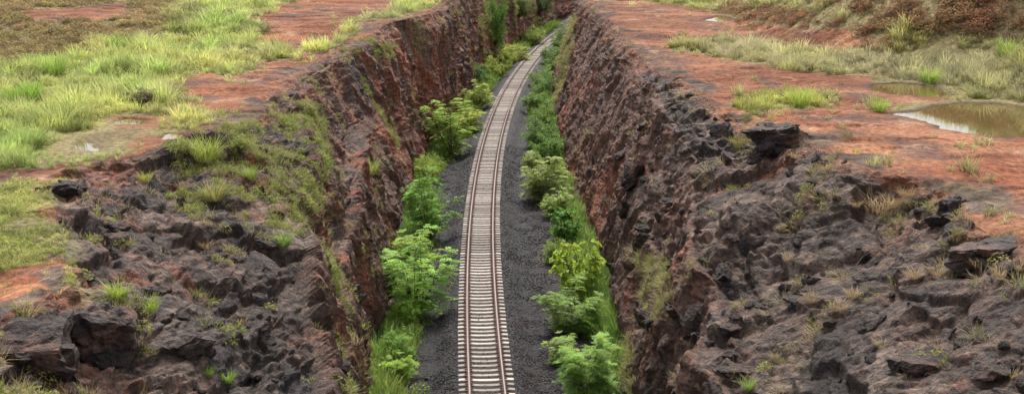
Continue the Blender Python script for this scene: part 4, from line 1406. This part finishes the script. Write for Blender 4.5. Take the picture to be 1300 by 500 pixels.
for a in [
    (1085, 268, 26, STRAW, 'straw-coloured tussock on the right rocky slope, left one of a pair'),
    (1115, 275, 60, STRAW, 'wide straw-coloured tussock on the right rocky slope, biggest of the dry ones'),
    (1245, 232, 34, STRAW, 'dry tussock on the red earth at the right edge'),
    (1010, 205, 26, STRAW, 'dry tussock below the dark boulder on the right rim'),
    (1046, 218, 26, STRAW, 'pale dry tussock right of the one below the boulder'),
    (1215, 340, 40, STRAW, 'dry tussock on the lower right ledge beside the standing rock'),
    (1270, 350, 40, STRAW, 'dry tussock at the right edge on the lower ledge'),
    (1160, 362, 34, STRAW, 'dry tussock left of the lower right ledge'),
    (1082, 378, 34, STRAW, 'dry tussock in the middle of the right rocky slope'),
    (1030, 385, 34, (0.3, 0.24, 0.13), 'brownish dry tussock in the middle of the right rocky slope'),
    (1000, 335, 24, STRAW, 'small dry tussock high on the right rocky slope'),
    (1120, 440, 28, (0.28, 0.25, 0.11), 'olive dry tussock low on the right rocky slope'),
    (990, 462, 36, OLV, 'olive tussock near the bottom of the right rocky slope'),
    (305, 412, 30, STRAW, 'straw-coloured tussock on the left rock face'),
    (262, 318, 28, STRAW, 'dry tussock on the left rocky slope'),
    (196, 455, 22, OLV, 'small olive tussock on the lower left dark rocks'),
    (45, 465, 26, OLV, 'olive tussock among the black blocks at lower left'),
    (1190, 352, 36, STRAW, 'dry tussock below the long dark slab, second from its left end'),
    (1242, 346, 44, STRAW, 'dry tussock below the long dark slab, in the middle of the row'),
    (1293, 344, 36, STRAW, 'dry tussock cut by the right picture edge below the long slab'),
    (1132, 268, 44, STRAW, 'straw-coloured tussock touching the right side of the biggest dry one'),
    (1065, 392, 40, (0.3, 0.24, 0.13), 'brownish tussock just below the middle of the right rocky slope'),
    (1215, 305, 30, OLV, 'olive tussock at the foot of the upright dark boulder'),
    (1150, 250, 36, STRAW, 'dry tussock on the right rim left of the upright boulder'),
    (1285, 478, 34, STRAW, 'dry tussock in the bottom right corner'),
    (920, 70, 40, (0.36, 0.33, 0.22), 'pale tussock in the strip of bleached grass on the right'),
]:
    tussock(*a, dry=True, hk=0.9)
p, n = hit(180, 140)
o = plant('bush', SM, 1, (p[0], p[1], p[2] - 0.05), 1.9, 1.1, (0.14, 0.115, 0.06), 'brown half-dead bush standing in the left field', 'bush', None)

# ------------------------------------------------------------------ boulders, blocks and loose stones
def block_mesh(seed, flat, n=16, rough=0.05):
    """an angular broken block: a box cut by planes, chipped, with a tone per vertex"""
    rng = np.random.default_rng(seed)
    g_ = np.linspace(-1, 1, n)
    V, F = [], []
    for ax in range(3):
        for sg in (-1, 1):
            k = len(V)
            for a in g_:
                for b in g_:
                    q = [0, 0, 0]
                    q[ax], q[(ax + 1) % 3], q[(ax + 2) % 3] = sg, a, b
                    V.append(q)
            for i in range(n - 1):
                for j in range(n - 1):
                    f = (k + i * n + j, k + (i + 1) * n + j, k + (i + 1) * n + j + 1, k + i * n + j + 1)
                    F.append(f if sg > 0 else f[::-1])
    V = np.array(V, float)
    key = np.round(V * 1000).astype(int)
    _, first, inv = np.unique(key, axis=0, return_index=True, return_inverse=True)
    V, F = V[first], np.asarray(inv).ravel()[np.array(F)]
    for k in range(9):
        d = rng.normal(0, 1, 3) * (1, 1, 0.8)
        d /= np.linalg.norm(d)
        V = V - np.maximum(V @ d - rng.uniform(0.72, 1.05), 0)[:, None] * d[None, :]
    V = V * np.array(flat)
    f, i_, g2 = facets(V[:, 0] * 1.9 + seed, V[:, 1] * 1.9, V[:, 2] * 2.6, seed, 0.8)
    m = fbm(V[:, 0] * 3 + seed, V[:, 1] * 3, V[:, 2] * 3, 3, seed)
    V = V * (1 + 0.26 * f + 0.10 * m - 0.10 * np.exp(-g2 * 8))[:, None]
    t = fbm(V[:, 0] * 1.5 + seed, V[:, 1] * 1.5, V[:, 2] * 1.5, 3, seed + 3)
    c = lerp3((0.030, 0.026, 0.025), (0.10, 0.083, 0.075), np.clip(0.30 + 0.8 * t + 0.5 * (i_ - 0.5), 0, 1))
    c = lerp3(c, (0.12, 0.07, 0.052), sstep(0.1, 0.5, fbm(V[:, 0] * 1.1, V[:, 1] * 1.1 + seed, V[:, 2] * 1.1, 3, seed + 5)) * 0.7)
    return mesh_np('block', V, F, M_ROCK, False, {'tone': c * np.array([1.15, 1.0, 0.92])})
BO = [block_mesh(1200 + k, (1, 0.85, 0.8)) for k in range(6)]
def boulder(px, py, wpx, hpx, label, k, sink=0.35):
    p, n = hit(px, py)
    sc = p[1] * 1.03 / FPX
    w, h = wpx * sc, hpx * sc
    o = link('boulder', BO[k % 6], None, (p[0], p[1] + 0.1, p[2] + h * (0.10 - sink)), (0, 0, random.uniform(0, 6.28)), (w * 0.55, w * 0.5, h * 0.9))
    tag(o, label, 'boulder', 'dark boulders along the rims')
for a in [(984, 186, 70, 26, 'angular dark grey rock ledge on the right rim in front of the red earth', 0),
          (1210, 266, 40, 40, 'upright dark boulder standing at the edge of the right rim', 1),
          (84, 240, 54, 16, 'low black rock lying beside the dirt strip on the left plateau', 2),
          (40, 452, 120, 64, 'huge black rock block below the bare earth at lower left', 3),
          (125, 430, 100, 56, 'black rock block under the rim, right of the huge one at lower left', 4),
          (215, 446, 100, 44, 'dark flat-topped rock block below the bright green tussocks', 5),
          (1275, 318, 120, 30, 'long dark rock slab at the right edge below the red earth', 2)]:
    boulder(*a)

SLB = [block_mesh(1220 + k, (1, 0.8, 0.34), 8) for k in range(5)]
LS = [block_mesh(1240 + k, (1, 0.85, 0.6), 4) for k in range(6)]
def strew(parent, side, n, name, meshes, smin, smax, seed, sink, top=None):
    rng = random.Random(seed)
    c0, c1 = c_lw if side == 'L' else c_rw
    done = 0
    while done < n:
        r = rng.randrange(14, NR - 120)
        c = rng.randrange(c0 + 5, c1 - 3)
        yv, zv, xv = YY[r, c], Z[r, c], X[r, c]
        if zv < 0.6 or yv > 90 or rng.random() < sstep(55, 90, yv):
            continue
        if ALL.n[r, c][2] < (0.35 if parent is None else 0.2):
            continue
        px, py = px_of(xv, yv, zv)
        if not (-20 < px < 1320 and 0 < py < 520):
            continue
        nn = ALL.n[r, c]
        s_ = rng.uniform(smin, smax) * rng.uniform(0.6, 1)
        o = link(name, meshes[rng.randrange(len(meshes))], parent, (xv, yv, zv + s_ * sink), (math.atan2(-nn[1], nn[2]) * 0.7 + rng.gauss(0, .2), math.atan2(nn[0], nn[2]) * 0.6 + rng.gauss(0, .2), rng.uniform(0, 6.28)), s_)
        if parent is None:
            tag(o, 'dark loose stone lying on the %s rocky slope' % ('left' if side == 'L' else 'right'), 'stone', 'loose stones on the %s slope' % ('left' if side == 'L' else 'right'))
        done += 1
strew(cliff_r, 'R', 55, 'rock_slab', SLB, 0.35, 0.9, 31, -0.2)
strew(cliff_l, 'L', 35, 'rock_slab', SLB, 0.35, 0.8, 32, -0.2)
strew(None, 'R', 100, 'loose_stone', LS, 0.12, 0.34, 33, 0.15)
strew(None, 'L', 60, 'loose_stone', LS, 0.12, 0.32, 34, 0.15)
